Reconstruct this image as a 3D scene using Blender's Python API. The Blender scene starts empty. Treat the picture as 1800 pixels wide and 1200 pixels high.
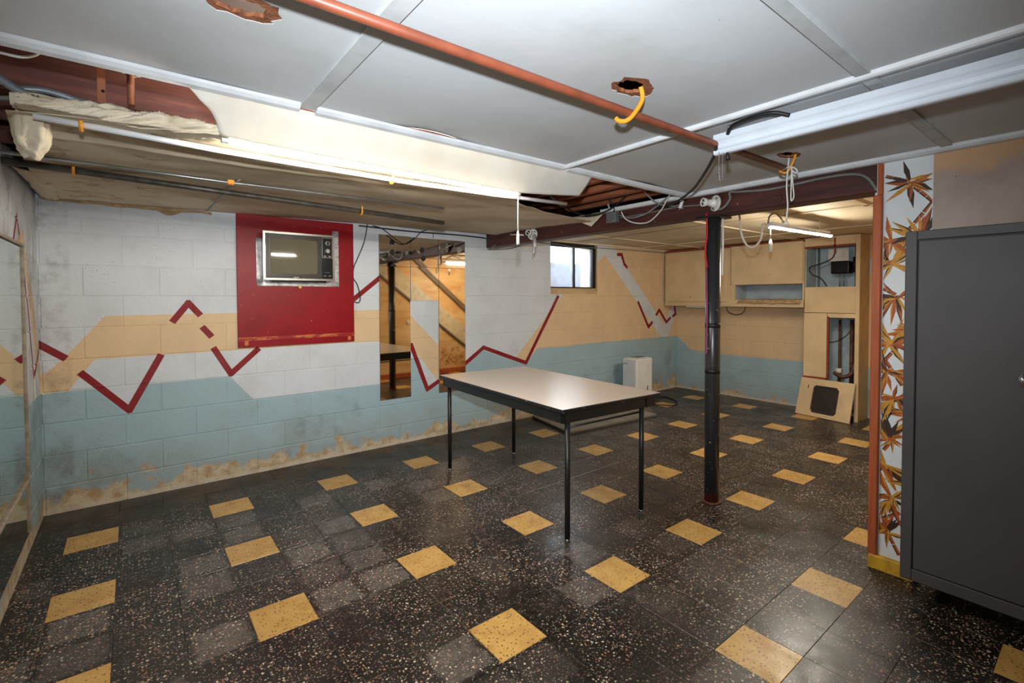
import bpy, bmesh, math, random
from mathutils import Vector, Matrix, noise
from mathutils.geometry import tessellate_polygon
random.seed(7)
sc = bpy.context.scene
COL = sc.collection
PI = math.pi

# ------------------------------------------------------------------ camera
cam_data = bpy.data.cameras.new('camera')
cam = bpy.data.objects.new('camera', cam_data); COL.objects.link(cam)
cam_data.sensor_width = 36.0
cam_data.lens = 846.69 / 1800 * 36.0
cam_data.shift_y = -55.33 / 1800
cam_data.clip_start = 0.02
YAW, PITCH, ROLL = 0.9027, -0.0257, -0.0027
fwd = Vector((math.cos(YAW) * math.cos(PITCH), math.sin(YAW) * math.cos(PITCH), math.sin(PITCH)))
rgt = Vector((math.sin(YAW), -math.cos(YAW), 0)); up = rgt.cross(fwd)
r2 = rgt * math.cos(ROLL) + up * math.sin(ROLL); u2 = -rgt * math.sin(ROLL) + up * math.cos(ROLL)
CAM = Vector((-1.1728, -3.58, 1.3611))
M4 = Matrix((r2, u2, -fwd)).transposed().to_4x4(); M4.translation = CAM
cam.matrix_world = M4
sc.camera = cam

# ------------------------------------------------------------------ world, lights, exposure
w = bpy.data.worlds.new('world'); sc.world = w; w.use_nodes = True
bg = w.node_tree.nodes['Background']
bg.inputs[0].default_value = (0.80, 0.90, 1.0, 1); bg.inputs[1].default_value = 6.0
sc.view_settings.view_transform = 'Standard'
sc.view_settings.look = 'None'
sc.view_settings.exposure = 0.8
sc.view_settings.gamma = 1.0
sc.view_settings.use_curve_mapping = False
try:
    sc.cycles.use_denoising = True
    sc.cycles.max_bounces = 8; sc.cycles.diffuse_bounces = 4; sc.cycles.glossy_bounces = 4
    sc.cycles.sample_clamp_indirect = 6.0
    sc.cycles.caustics_reflective = False; sc.cycles.caustics_refractive = False
except Exception:
    pass
# the photographer's flash on top of the camera; it throws the crisp pipe and lamp shadows on the ceiling
fl = bpy.data.lights.new('flash', 'SPOT'); fl.energy = 158; fl.shadow_soft_size = 0.025
fl.spot_size = math.radians(110); fl.spot_blend = 1.0
fl.color = (0.86, 0.935, 1.0)
flo = bpy.data.objects.new('flash', fl); COL.objects.link(flo)
flo.location = CAM + Vector((0, 0, 0.19))
flo.rotation_euler = (fwd + Vector((0, 0, .10))).to_track_quat('-Z', 'Y').to_euler()
TUBE_NEAR, TUBE_FAR = 165.0, 145.0      # emission of the two lit tubes

# ------------------------------------------------------------------ helpers
def S(r, g, b):
    f = lambda c: (c / 255 / 12.92) if c / 255 <= 0.04045 else ((c / 255 + 0.055) / 1.055) ** 2.4
    return (f(r), f(g), f(b), 1.0)

class NT:
    """small shader graph builder"""
    def __init__(s, name, rough=0.6, metal=0.0, spec=0.4):
        s.m = bpy.data.materials.new(name); s.m.use_nodes = True
        s.t = s.m.node_tree; s.p = s.t.nodes['Principled BSDF']
        s.p.inputs['Roughness'].default_value = rough; s.p.inputs['Metallic'].default_value = metal
        s.p.inputs['Specular IOR Level'].default_value = spec
        s._pos = None
    def n(s, kind, **kw):
        nd = s.t.nodes.new(kind)
        for k, v in kw.items(): setattr(nd, k, v)
        return nd
    def set(s, sock, v):
        if isinstance(v, bpy.types.NodeSocket): s.t.links.new(v, sock)
        else: sock.default_value = v
    def pos(s):
        if s._pos is None: s._pos = s.n('ShaderNodeNewGeometry').outputs['Position']
        return s._pos
    def obj(s): return s.n('ShaderNodeTexCoord').outputs['Object']
    def xyz(s, v):
        q = s.n('ShaderNodeSeparateXYZ'); s.set(q.inputs[0], v); return q.outputs
    def scale(s, v, k):
        q = s.n('ShaderNodeMapping'); s.set(q.inputs[0], v); q.inputs['Scale'].default_value = k; return q.outputs[0]
    def noise(s, scale, v=None, detail=4, rough=0.55, dist=0.0, col=False):
        q = s.n('ShaderNodeTexNoise'); s.set(q.inputs['Vector'], v if v is not None else s.pos())
        q.inputs['Scale'].default_value = scale; q.inputs['Detail'].default_value = detail
        q.inputs['Roughness'].default_value = rough; q.inputs['Distortion'].default_value = dist
        return q.outputs['Color' if col else 'Fac']
    def voro(s, scale, v=None, feature='F1'):
        q = s.n('ShaderNodeTexVoronoi', feature=feature); s.set(q.inputs['Vector'], v if v is not None else s.pos())
        q.inputs['Scale'].default_value = scale; return q
    def math(s, op, a, b=0.5, c=None):
        q = s.n('ShaderNodeMath', operation=op); s.set(q.inputs[0], a); s.set(q.inputs[1], b)
        if c is not None: s.set(q.inputs[2], c)
        return q.outputs[0]
    def ss(s, v, a, b, lo=0.0, hi=1.0):
        q = s.n('ShaderNodeMapRange', interpolation_type='SMOOTHSTEP'); s.set(q.inputs[0], v)
        q.inputs[1].default_value = a; q.inputs[2].default_value = b
        q.inputs[3].default_value = lo; q.inputs[4].default_value = hi; return q.outputs[0]
    def mix(s, f, a, b, mode='MIX'):
        q = s.n('ShaderNodeMix', data_type='RGBA', blend_type=mode); s.set(q.inputs[0], f)
        s.set(q.inputs[6], a); s.set(q.inputs[7], b); return q.outputs[2]
    def base(s, c): s.set(s.p.inputs['Base Color'], c); return s
    def rough(s, r): s.set(s.p.inputs['Roughness'], r); return s
    def bump(s, h, strength=0.3, dist=0.004):
        q = s.n('ShaderNodeBump'); q.inputs['Strength'].default_value = strength; q.inputs['Distance'].default_value = dist
        s.set(q.inputs['Height'], h); s.t.links.new(q.outputs[0], s.p.inputs['Normal']); return s

def plain(name, col, rough=0.6, metal=0.0, vary=0.12, nscale=9.0, bump=0.0, bscale=60, spec=0.4):
    k = NT(name, rough, metal, spec)
    d = tuple(c * (1 - 2 * vary) for c in col[:3]) + (1,)
    k.base(k.mix(k.ss(k.noise(nscale), 0.35, 0.7), col, d))
    if bump: k.bump(k.noise(bscale, detail=3), bump)
    return k.m

MAT = {}
# painted concrete block: the paint colour is stored on the faces, wear comes from noise
def wall_material(name, peel_h, seed):
    k = NT(name, 0.62, spec=0.35)
    at = k.n('ShaderNodeAttribute', attribute_name='paint').outputs['Color']
    z = k.xyz(k.pos())[2]; x = k.xyz(k.pos())[0]
    n1 = k.noise(3.1, detail=6, rough=0.62); n2 = k.noise(14, detail=5, rough=0.65); n3 = k.noise(70, detail=3)
    c = k.mix(k.ss(n1, 0.40, 0.72, 0, 0.30), at, k.mix(0.5, at, S(120, 112, 100)))
    pin = k.ss(k.noise(120, detail=2), 0.66, 0.72)
    pin2 = k.math('MULTIPLY', pin, k.ss(k.noise(2.2, detail=3), 0.50, 0.66))
    c = k.mix(k.math('MULTIPLY', pin2, 0.75), c, S(92, 84, 78))
    smud = k.math('MULTIPLY', k.ss(k.noise(2.3, detail=6, rough=0.65), 0.56, 0.72), k.ss(z, 0.80, 0.35, 0, 0.5))
    c = k.mix(smud, c, S(112, 112, 104))
    # damp, flaking band above the floor
    h = k.math('ADD', z, k.math('MULTIPLY', k.math('SUBTRACT', n1, 0.5), -0.42))
    h = k.math('ADD', h, k.math('MULTIPLY', k.math('SUBTRACT', k.noise(7, detail=6, rough=0.6), 0.5), -0.40))
    peel = k.ss(h, peel_h, peel_h - 0.05, 0, 0.9)
    stain = k.ss(h, peel_h + 0.28, peel_h, 0, 0.42)
    c = k.mix(stain, c, k.mix(0.5, c, S(150, 122, 84)))
    pc = k.mix(k.ss(n2, 0.38, 0.66), S(212, 192, 158), S(178, 142, 96))
    pc = k.mix(k.ss(k.noise(30, detail=4), 0.58, 0.70, 0, 0.5), pc, S(128, 92, 62))
    c = k.mix(peel, c, pc)
    c = k.mix(k.ss(k.math('ADD', z, k.math('MULTIPLY', n2, 0.02)), 0.046, 0.030, 0, 0.55), c, S(210, 198, 180))
    # grimy corner strip
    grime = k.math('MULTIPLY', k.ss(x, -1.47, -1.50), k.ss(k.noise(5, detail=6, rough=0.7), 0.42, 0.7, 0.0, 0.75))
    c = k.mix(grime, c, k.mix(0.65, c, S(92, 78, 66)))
    k.base(c)
    b = k.math('ADD', k.math('MULTIPLY', k.noise(45, detail=5, rough=0.6), 1.0), k.math('MULTIPLY', n3, 0.5))
    b = k.math('SUBTRACT', b, k.math('MULTIPLY', peel, 0.5))
    k.bump(b, 0.5, 0.005)
    return k.m
MAT['wall'] = wall_material('painted_block', 0.125, 0)
MAT['wall_dry'] = wall_material('painted_block_dry', 0.045, 3)

def floor_material(name, yellow):
    k = NT(name, 0.42, spec=0.5)
    uv = k.n('ShaderNodeUVMap', uv_map='tile').outputs[0]
    u = k.xyz(uv)
    at = k.n('ShaderNodeAttribute', attribute_name='rnd').outputs['Fac']
    rnd = k.math('FRACT', k.math('ADD', k.n('ShaderNodeObjectInfo').outputs['Random'], at))
    pos = k.pos()
    warp = k.mix(0.012, pos, k.noise(30, col=True, detail=2), 'ADD')
    v1 = k.voro(76, warp); sel = k.xyz(v1.outputs['Color'])
    chip = k.math('MULTIPLY', k.ss(v1.outputs['Distance'], 0.36, 0.27), k.ss(sel[0], 0.52, 0.55))
    v2 = k.voro(150, warp); sel2 = k.xyz(v2.outputs['Color'])
    chip2 = k.math('MULTIPLY', k.ss(v2.outputs['Distance'], 0.36, 0.26), k.ss(sel2[0], 0.60, 0.63))
    clus = k.math('MULTIPLY', k.ss(k.noise(2.6, detail=4), 0.30, 0.60, 0.15, 0.95), k.ss(k.xyz(pos)[1], 0.5, -0.25, 0.12, 1.0))
    if not yellow:
        basec = k.mix(k.ss(k.noise(7, detail=5), 0.35, 0.7), S(24, 21, 19), S(38, 31, 27))
        # pale worn centre of a tile
        dx = k.math('ABSOLUTE', k.math('SUBTRACT', u[0], 0.5)); dy = k.math('ABSOLUTE', k.math('SUBTRACT', u[1], 0.5))
        d = k.math('MAXIMUM', dx, dy)
        d = k.math('ADD', d, k.math('MULTIPLY', k.math('SUBTRACT', k.noise(14, detail=5), 0.5), 0.36))
        px, py = k.xyz(pos)[0], k.xyz(pos)[1]
        zone = k.math('MULTIPLY', k.ss(px, 1.5, 0.2, 0.10, 1.0), k.ss(py, 0.25, -0.5, 0.15, 1.0))
        worn = k.math('MULTIPLY', k.ss(d, 0.46, 0.36), k.ss(rnd, 0.60, 0.97, 0.0, 0.85))
        worn = k.math('MULTIPLY', worn, k.ss(k.noise(22, detail=6, rough=0.7), 0.30, 0.66, 0.35, 1.0))
        worn = k.math('MULTIPLY', k.math('MULTIPLY', worn, zone), 0.9)
        basec = k.mix(worn, basec, S(108, 100, 94))
        film = k.ss(k.noise(1.1, detail=5, rough=0.6), 0.45, 0.75, 0, 0.13)
        basec = k.mix(film, basec, S(110, 98, 84))
        basec = k.mix(k.math('MULTIPLY', k.ss(k.math('MAXIMUM', dx, dy), 0.40, 0.46), k.ss(k.noise(1.9, detail=3), 0.45, 0.60, 0, 0.6)), basec, S(20, 16, 14))
        edge = k.ss(k.math('MAXIMUM', dx, dy), 0.482, 0.496, 0, 1.0)
        basec = k.mix(k.math('MULTIPLY', edge, k.ss(k.noise(3.5, detail=3), 0.42, 0.6, 0.0, 0.75)), basec, S(96, 82, 66))
        cc = k.mix(k.ss(sel[1], 0.45, 0.55), S(214, 196, 172), S(168, 116, 96))
        cc = k.mix(k.ss(sel[2], 0.80, 0.84), cc, S(204, 168, 108))
        c = k.mix(k.math('MULTIPLY', chip, clus), basec, cc)
        c = k.mix(k.math('MULTIPLY', chip2, k.math('MULTIPLY', clus, 0.8)), c, S(196, 182, 164))
    else:
        basec = k.mix(k.ss(k.noise(9, detail=5), 0.35, 0.7), S(206, 166, 96), S(190, 146, 80))
        basec = k.mix(k.ss(rnd, 0.3, 1.0, 0, 0.35), basec, S(158, 120, 66))
        basec = k.mix(k.ss(k.noise(5.5, detail=6, rough=0.7), 0.54, 0.76, 0, 0.6), basec, S(120, 82, 44))
        c = k.mix(k.math('MULTIPLY', chip, 0.75), basec, S(104, 64, 32))
        c = k.mix(k.math('MULTIPLY', chip2, 0.55), c, S(140, 92, 44))
    scr = k.ss(k.noise(60, k.scale(pos, (1, 7, 1)), detail=3), 0.66, 0.72, 0, 0.16)
    c = k.mix(scr, c, S(170, 160, 148))
    k.base(c)
    k.rough(k.ss(k.noise(4.5, detail=4), 0.3, 0.75, 0.27, 0.46))
    k.bump(k.noise(26, detail=3), 0.12, 0.003)
    return k.m
MAT['tile_black'] = floor_material('asphalt_tile_black', False)
MAT['tile_yellow'] = floor_material('asphalt_tile_ochre', True)

def ceiling_material():
    k = NT('ceiling_paint', 0.55, spec=0.35)
    c = k.mix(k.ss(k.noise(1.3, detail=5), 0.35, 0.75), S(206, 208, 210), S(190, 190, 188))
    c = k.mix(k.ss(k.noise(2.4, detail=6, rough=0.7), 0.60, 0.80, 0, 0.4), c, S(172, 160, 140))
    c = k.mix(k.ss(k.noise(55, detail=2), 0.77, 0.80, 0, 0.55), c, S(92, 78, 66))
    scr = k.ss(k.noise(14, k.scale(k.pos(), (1, 9, 1)), detail=2), 0.70, 0.73, 0, 0.25)
    c = k.mix(scr, c, S(226, 226, 226))
    k.base(c); k.bump(k.noise(3.0, detail=4), 0.18, 0.02); return k.m
MAT['ceiling'] = ceiling_material()
k = NT('ceiling_cream', 0.6); k.base(k.mix(k.ss(k.noise(2, detail=4), 0.35, 0.7), S(216, 200, 172), S(196, 178, 148))); MAT['ceiling_far'] = k.m
MAT['trim_white'] = plain('trim_white', S(216, 217, 218), 0.45, vary=0.08)
MAT['batten'] = plain('batten_paint', S(196, 198, 198), 0.5, vary=0.1)

def wood(name, c1, c2, rough=0.65, stretch=(1, 14, 14), sc_=3.0):
    k = NT(name, rough)
    v = k.scale(k.pos(), stretch)
    n = k.noise(sc_, v, detail=6, rough=0.6)
    k.base(k.mix(k.ss(n, 0.32, 0.68), c1, c2)); k.bump(n, 0.25, 0.003); return k.m
MAT['joist'] = wood('red_stained_joist', S(112, 66, 56), S(82, 46, 40))
MAT['joist_y'] = wood('red_stained_board', S(150, 88, 56), S(112, 60, 38), stretch=(14, 1, 14))
MAT['subfloor'] = wood('dark_subfloor', S(54, 36, 30), S(30, 20, 18))
MAT['beam'] = wood('brown_beam', S(86, 46, 38), S(60, 32, 28), 0.5, (14, 1, 14))
MAT['hanger_wood'] = wood('hanger_wood', S(138, 84, 54), S(104, 60, 40), stretch=(14, 14, 1))
MAT['mirror_wood'] = plain('weathered_rail', S(168, 152, 134), 0.6, vary=0.2, nscale=25)
MAT['fiber'] = plain('torn_fibreboard', S(150, 92, 60), 0.9, vary=0.25, nscale=60, bump=0.8, bscale=120)
MAT['orange_trim'] = wood('orange_trim', S(182, 94, 54), S(160, 78, 44), 0.5, (14, 14, 1))
MAT['ochre_base'] = plain('ochre_baseboard', S(216, 166, 52), 0.5, vary=0.15, nscale=20)
MAT['orange_pipe'] = plain('orange_pipe_paint', S(134, 70, 48), 0.42, vary=0.12, nscale=14)
MAT['yellow_hook'] = plain('copper_hook', S(226, 150, 44), 0.35, vary=0.08)
MAT['white_pipe'] = plain('white_pipe', S(226, 226, 226), 0.35, vary=0.04)
MAT['steel_dark'] = plain('dark_steel_pipe', S(98, 92, 84), 0.42, 0.5, vary=0.2, nscale=25)
MAT['conduit'] = plain('galvanised_conduit', S(168, 168, 166), 0.32, 0.8, vary=0.15)
MAT['flex'] = plain('flexible_conduit', S(158, 166, 170), 0.4, 0.35, vary=0.15)
MAT['black_rubber'] = plain('black_rubber', S(26, 25, 25), 0.5, vary=0.1)
MAT['white_cord'] = plain('white_cord', S(222, 216, 206), 0.7, vary=0.05)
MAT['grey_cable'] = plain('grey_cable', S(122, 122, 118), 0.55, vary=0.1)
MAT['porcelain'] = plain('porcelain', S(226, 222, 214), 0.3, vary=0.05)
MAT['grey_steel'] = plain('grey_box_steel', S(138, 140, 140), 0.45, 0.4, vary=0.12)
MAT['red_string'] = plain('red_string', S(196, 22, 34), 0.6, vary=0.05)
MAT['pink_string'] = plain('magenta_string', S(176, 60, 124), 0.6, vary=0.05)
MAT['black_metal'] = plain('black_metal', S(30, 29, 28), 0.38, vary=0.1)
MAT['chrome'] = plain('chrome', S(215, 215, 215), 0.15, 1.0, vary=0.03)
MAT['brass'] = plain('brass', S(206, 170, 90), 0.25, 1.0, vary=0.05)
MAT['fix_white'] = plain('fixture_enamel', S(214, 219, 226), 0.3, vary=0.03)
MAT['plastic_white'] = plain('white_plastic', S(226, 224, 218), 0.35, vary=0.04)
MAT['plastic_front'] = plain('pale_grey_plastic', S(206, 208, 208), 0.3, vary=0.04)
MAT['tan_paint'] = plain('tan_board_paint', S(216, 189, 147), 0.55, vary=0.07, nscale=5)
MAT['tan_dim'] = plain('tan_board_edge', S(206, 178, 134), 0.6, vary=0.1)
MAT['niche_blue'] = plain('pale_blue_plaster', S(172, 188, 196), 0.7, vary=0.12, nscale=6)
MAT['redwood'] = plain('bare_red_wood', S(142, 66, 38), 0.6, vary=0.2, nscale=30)
MAT['paper'] = plain('old_paper', S(206, 200, 196), 0.8, vary=0.08)
MAT['cardboard'] = plain('torn_cardboard', S(196, 164, 120), 0.85, vary=0.2, nscale=20)
MAT['rust_pipe'] = plain('rusty_pipe', S(112, 72, 52), 0.6, 0.2, vary=0.3, nscale=25)
MAT['slab'] = plain('grey_board', S(140, 134, 124), 0.7, vary=0.15, nscale=6)
MAT['slab_edge'] = plain('grey_board_edge', S(84, 82, 78), 0.7, vary=0.1)

k = NT('grey_cabinet_paint', 0.42, spec=0.4)
k.base(k.mix(k.ss(k.noise(2.5, detail=5), 0.35, 0.7), S(80, 77, 79), S(72, 70, 72))); k.bump(k.noise(180, detail=2), 0.06, 0.001); MAT['locker'] = k.m

k = NT('red_board_paint', 0.42, spec=0.28)
c = k.mix(k.ss(k.noise(4, detail=4), 0.35, 0.7), S(142, 7, 21), S(126, 6, 18))
chipm = k.math('MULTIPLY', k.ss(k.noise(42, detail=3), 0.70, 0.73), k.ss(k.noise(6), 0.48, 0.58))
c = k.mix(chipm, c, S(206, 110, 92)); k.base(c); k.bump(k.noise(30), 0.1, 0.002); MAT['red_board'] = k.m
k = NT('worn_red_strip', 0.55)
k.base(k.mix(k.ss(k.noise(24, k.scale(k.pos(), (.25, 1, 1)), detail=5), 0.44, 0.56), S(150, 22, 28), S(196, 110, 56))); MAT['red_worn'] = k.m
k = NT('duct_tape', 0.38, 0.25)
k.base(k.mix(k.ss(k.noise(30, detail=4), 0.4, 0.65), S(196, 192, 192), S(156, 150, 150))); k.bump(k.noise(50), 0.3, 0.002); MAT['tape'] = k.m

# cotton drop cloth
k = NT('canvas', 0.9, spec=0.1)
pv = k.pos(); yy = k.xyz(pv)[1]
n = k.noise(2.2, detail=5, rough=0.6); 
c = k.mix(k.ss(n, 0.35, 0.72), S(222, 210, 188), S(206, 190, 162))
ring = k.noise(5.5, detail=4, rough=0.5)
band = k.math('MULTIPLY', k.ss(ring, 0.54, 0.57), k.ss(ring, 0.63, 0.585))
left = k.ss(k.xyz(pv)[0], -0.95, -1.15)
c = k.mix(k.math('MULTIPLY', band, k.math('MULTIPLY', left, 0.5)), c, S(160, 122, 86))
c = k.mix(k.math('MULTIPLY', k.ss(k.noise(9, detail=5), 0.60, 0.72), k.math('ADD', k.math('MULTIPLY', left, 0.3), 0.12)), c, S(160, 126, 92))
k.base(c); k.bump(k.noise(24, detail=5), 0.25, 0.006); MAT['canvas'] = k.m
k = NT('canvas_hem', 0.9, spec=0.1)
c = k.mix(k.ss(k.noise(4, detail=4), 0.35, 0.7), S(222, 218, 208), S(208, 200, 186))
spot = k.math('MULTIPLY', k.ss(k.noise(30, detail=4), 0.60, 0.66), k.ss(k.noise(3.4, detail=2), 0.60, 0.68))
c = k.mix(spot, c, S(196, 144, 84)); k.base(c); k.bump(k.noise(40), 0.12, 0.003)
tl_ = k.n('ShaderNodeBsdfTranslucent'); tl_.inputs[0].default_value = (.9, .86, .78, 1); mx_ = k.n('ShaderNodeMixShader'); mx_.inputs[0].default_value = .25
k.t.links.new(k.p.outputs[0], mx_.inputs[1]); k.t.links.new(tl_.outputs[0], mx_.inputs[2]); k.t.links.new(mx_.outputs[0], k.t.nodes['Material Output'].inputs[0])
MAT['canvas_hem'] = k.m

k = NT('table_laminate', 0.28, spec=0.8)
g = k.noise(9, k.scale(k.pos(), (9, 1, 9)), detail=5)
c = k.mix(k.ss(g, 0.35, 0.7), S(208, 194, 182), S(204, 189, 176)); k.base(c)
MAT['laminate'] = k.m
k = NT('chipped_black_edge', 0.4)
k.base(k.mix(k.ss(k.noise(45, k.scale(k.pos(), (1, 1, 3)), detail=3), 0.68, 0.71), S(26, 25, 24), S(200, 196, 190))); MAT['edge_chip'] = k.m

k = NT('post_paint', 0.3, spec=0.5)
zz = k.xyz(k.pos())[2]
c = k.mix(k.ss(k.noise(60, detail=2), 0.70, 0.73), S(44, 44, 45), S(196, 190, 186))
c = k.mix(k.ss(k.math('ADD', zz, k.math('MULTIPLY', k.noise(18), 0.05)), 0.12, 0.085), c, S(92, 42, 34))
k.base(c); MAT['post'] = k.m

# antique mirror, brown tint, dark spots where the silvering is gone
def mirror(name, tint, spots):
    k = NT(name, 0.02, 1.0)
    v = k.voro(9.5); s_ = k.xyz(v.outputs['Color'])
    wob = k.math('ADD', v.outputs['Distance'], k.math('MULTIPLY', k.math('SUBTRACT', k.noise(38, detail=4), 0.5), 0.35))
    m_ = k.math('MULTIPLY', k.ss(wob, 0.30, 0.26), k.ss(s_[0], spots, spots + 0.02))
    f_ = k.ss(k.noise(6, detail=5, rough=0.7), 0.62, 0.8, 0, 0.25)
    c = k.mix(f_, tint, tuple(t * 0.75 for t in tint[:3]) + (1,))
    k.base(k.mix(m_, c, S(30, 24, 20)))
    k.set(k.p.inputs['Metallic'], k.ss(m_, 0.2, 0.8, 1.0, 0.0))
    k.rough(k.ss(m_, 0.2, 0.8, 0.03, 0.55)); return k.m
MAT['mirror_spot'] = mirror('spotted_mirror_tile', S(226, 218, 205), 0.62)
MAT['mirror_amber'] = mirror('amber_mirror', S(230, 212, 182), 0.992)
MAT['mirror_clear'] = mirror('wall_mirror_glass', S(206, 216, 212), 0.98)

k = NT('tv_screen', 0.08, spec=0.6); k.base(S(112, 106, 86)); MAT['screen'] = k.m
MAT['tv_brown'] = plain('tv_dark_plastic', S(52, 42, 38), 0.35, vary=0.1)
MAT['tv_silver'] = plain('tv_silver_trim', S(190, 186, 180), 0.25, 0.85, vary=0.05)
MAT['tv_black'] = plain('tv_control_black', S(16, 15, 16), 0.25, vary=0.05)
MAT['ink_white'] = plain('white_print', S(228, 226, 220), 0.5, vary=0.02)
MAT['ink_grey'] = plain('grey_print', S(130, 134, 138), 0.5, vary=0.02)

k = NT('stair_plywood', 0.55)
n = k.noise(2.0, k.scale(k.pos(), (1, 1, 4)), detail=6, rough=0.6)
c = k.mix(k.ss(n, 0.35, 0.68), S(226, 190, 138), S(206, 158, 104))
c = k.mix(k.ss(k.noise(1.6, detail=4), 0.52, 0.72), c, S(232, 204, 156)); k.base(c); MAT['plywood'] = k.m
MAT['stringer'] = plain('cream_stringer', S(214, 200, 172), 0.55, vary=0.1)
MAT['rail'] = plain('grey_brown_rail', S(122, 104, 86), 0.55, vary=0.15)
k = NT('raw_plaster', 0.85, spec=0.15)
n = k.noise(3.0, detail=6, rough=0.65); z = k.xyz(k.pos())[2]
c = k.mix(k.ss(n, 0.35, 0.7), S(188, 172, 160), S(168, 150, 138))
c = k.mix(k.ss(k.math('ADD', z, k.math('MULTIPLY', n, 0.35)), 2.10, 2.17), c, S(206, 166, 130))
c = k.mix(k.ss(k.noise(52, detail=2), 0.74, 0.77, 0, 0.7), c, S(96, 74, 60))
k.base(c); k.bump(k.noise(30, detail=5), 0.35, 0.004); MAT['plaster'] = k.m
MAT['paper_white'] = plain('wallpaper_ground', S(222, 226, 228), 0.55, vary=0.03)
MAT['leaf_orange'] = plain('print_orange', S(178, 88, 34), 0.55, vary=0.12, nscale=60)
MAT['leaf_gold'] = plain('print_gold', S(206, 146, 52), 0.55, vary=0.12, nscale=60)
MAT['leaf_dark'] = plain('print_dark_brown', S(62, 42, 28), 0.55, vary=0.12, nscale=60)
k = NT('rear_wall', 0.7); k.base(S(186, 176, 160)); MAT['rear'] = k.m
MAT['window_frame'] = plain('black_window_frame', S(28, 28, 30), 0.4, vary=0.1)
# frosted pane: part clear, part scattering
m = bpy.data.materials.new('frosted_pane'); m.use_nodes = True; t = m.node_tree; t.nodes.clear()
o_ = t.nodes.new('ShaderNodeOutputMaterial'); a_ = t.nodes.new('ShaderNodeBsdfTransparent'); b_ = t.nodes.new('ShaderNodeBsdfTranslucent')
g_ = t.nodes.new('ShaderNodeBsdfGlossy'); g_.inputs['Roughness'].default_value = 0.25
x_ = t.nodes.new('ShaderNodeMixShader'); y_ = t.nodes.new('ShaderNodeMixShader')
nz = t.nodes.new('ShaderNodeTexNoise'); nz.inputs['Scale'].default_value = 14; nz.inputs['Detail'].default_value = 5
mr = t.nodes.new('ShaderNodeMapRange'); mr.inputs[1].default_value = 0.35; mr.inputs[2].default_value = 0.7; mr.inputs[3].default_value = 0.10; mr.inputs[4].default_value = 0.22
gg = t.nodes.new('ShaderNodeNewGeometry'); t.links.new(gg.outputs['Position'], nz.inputs['Vector'])
t.links.new(nz.outputs['Fac'], mr.inputs[0]); t.links.new(mr.outputs[0], x_.inputs[0])
b_.inputs[0].default_value = (0.92, 0.95, 1, 1)
t.links.new(a_.outputs[0], x_.inputs[1]); t.links.new(b_.outputs[0], x_.inputs[2])
y_.inputs[0].default_value = 0.05; t.links.new(x_.outputs[0], y_.inputs[1]); t.links.new(g_.outputs[0], y_.inputs[2])
t.links.new(y_.outputs[0], o_.inputs[0]); MAT['pane'] = m
MAT['well'] = plain('window_well_concrete', S(66, 76, 96), 0.9, vary=0.2)

def emissive(name, col, s):
    m = bpy.data.materials.new(name); m.use_nodes = True
    p = m.node_tree.nodes['Principled BSDF']; p.inputs['Base Color'].default_value = (0.9, 0.9, 0.9, 1)
    p.inputs['Emission Color'].default_value = col; p.inputs['Emission Strength'].default_value = s; return m
MAT['tube_near'] = emissive('lit_tube_warm', (1.0, 0.93, 0.80, 1), TUBE_NEAR)
MAT['tube_far'] = emissive('lit_tube_far', (1.0, 0.92, 0.78, 1), TUBE_FAR)

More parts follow.
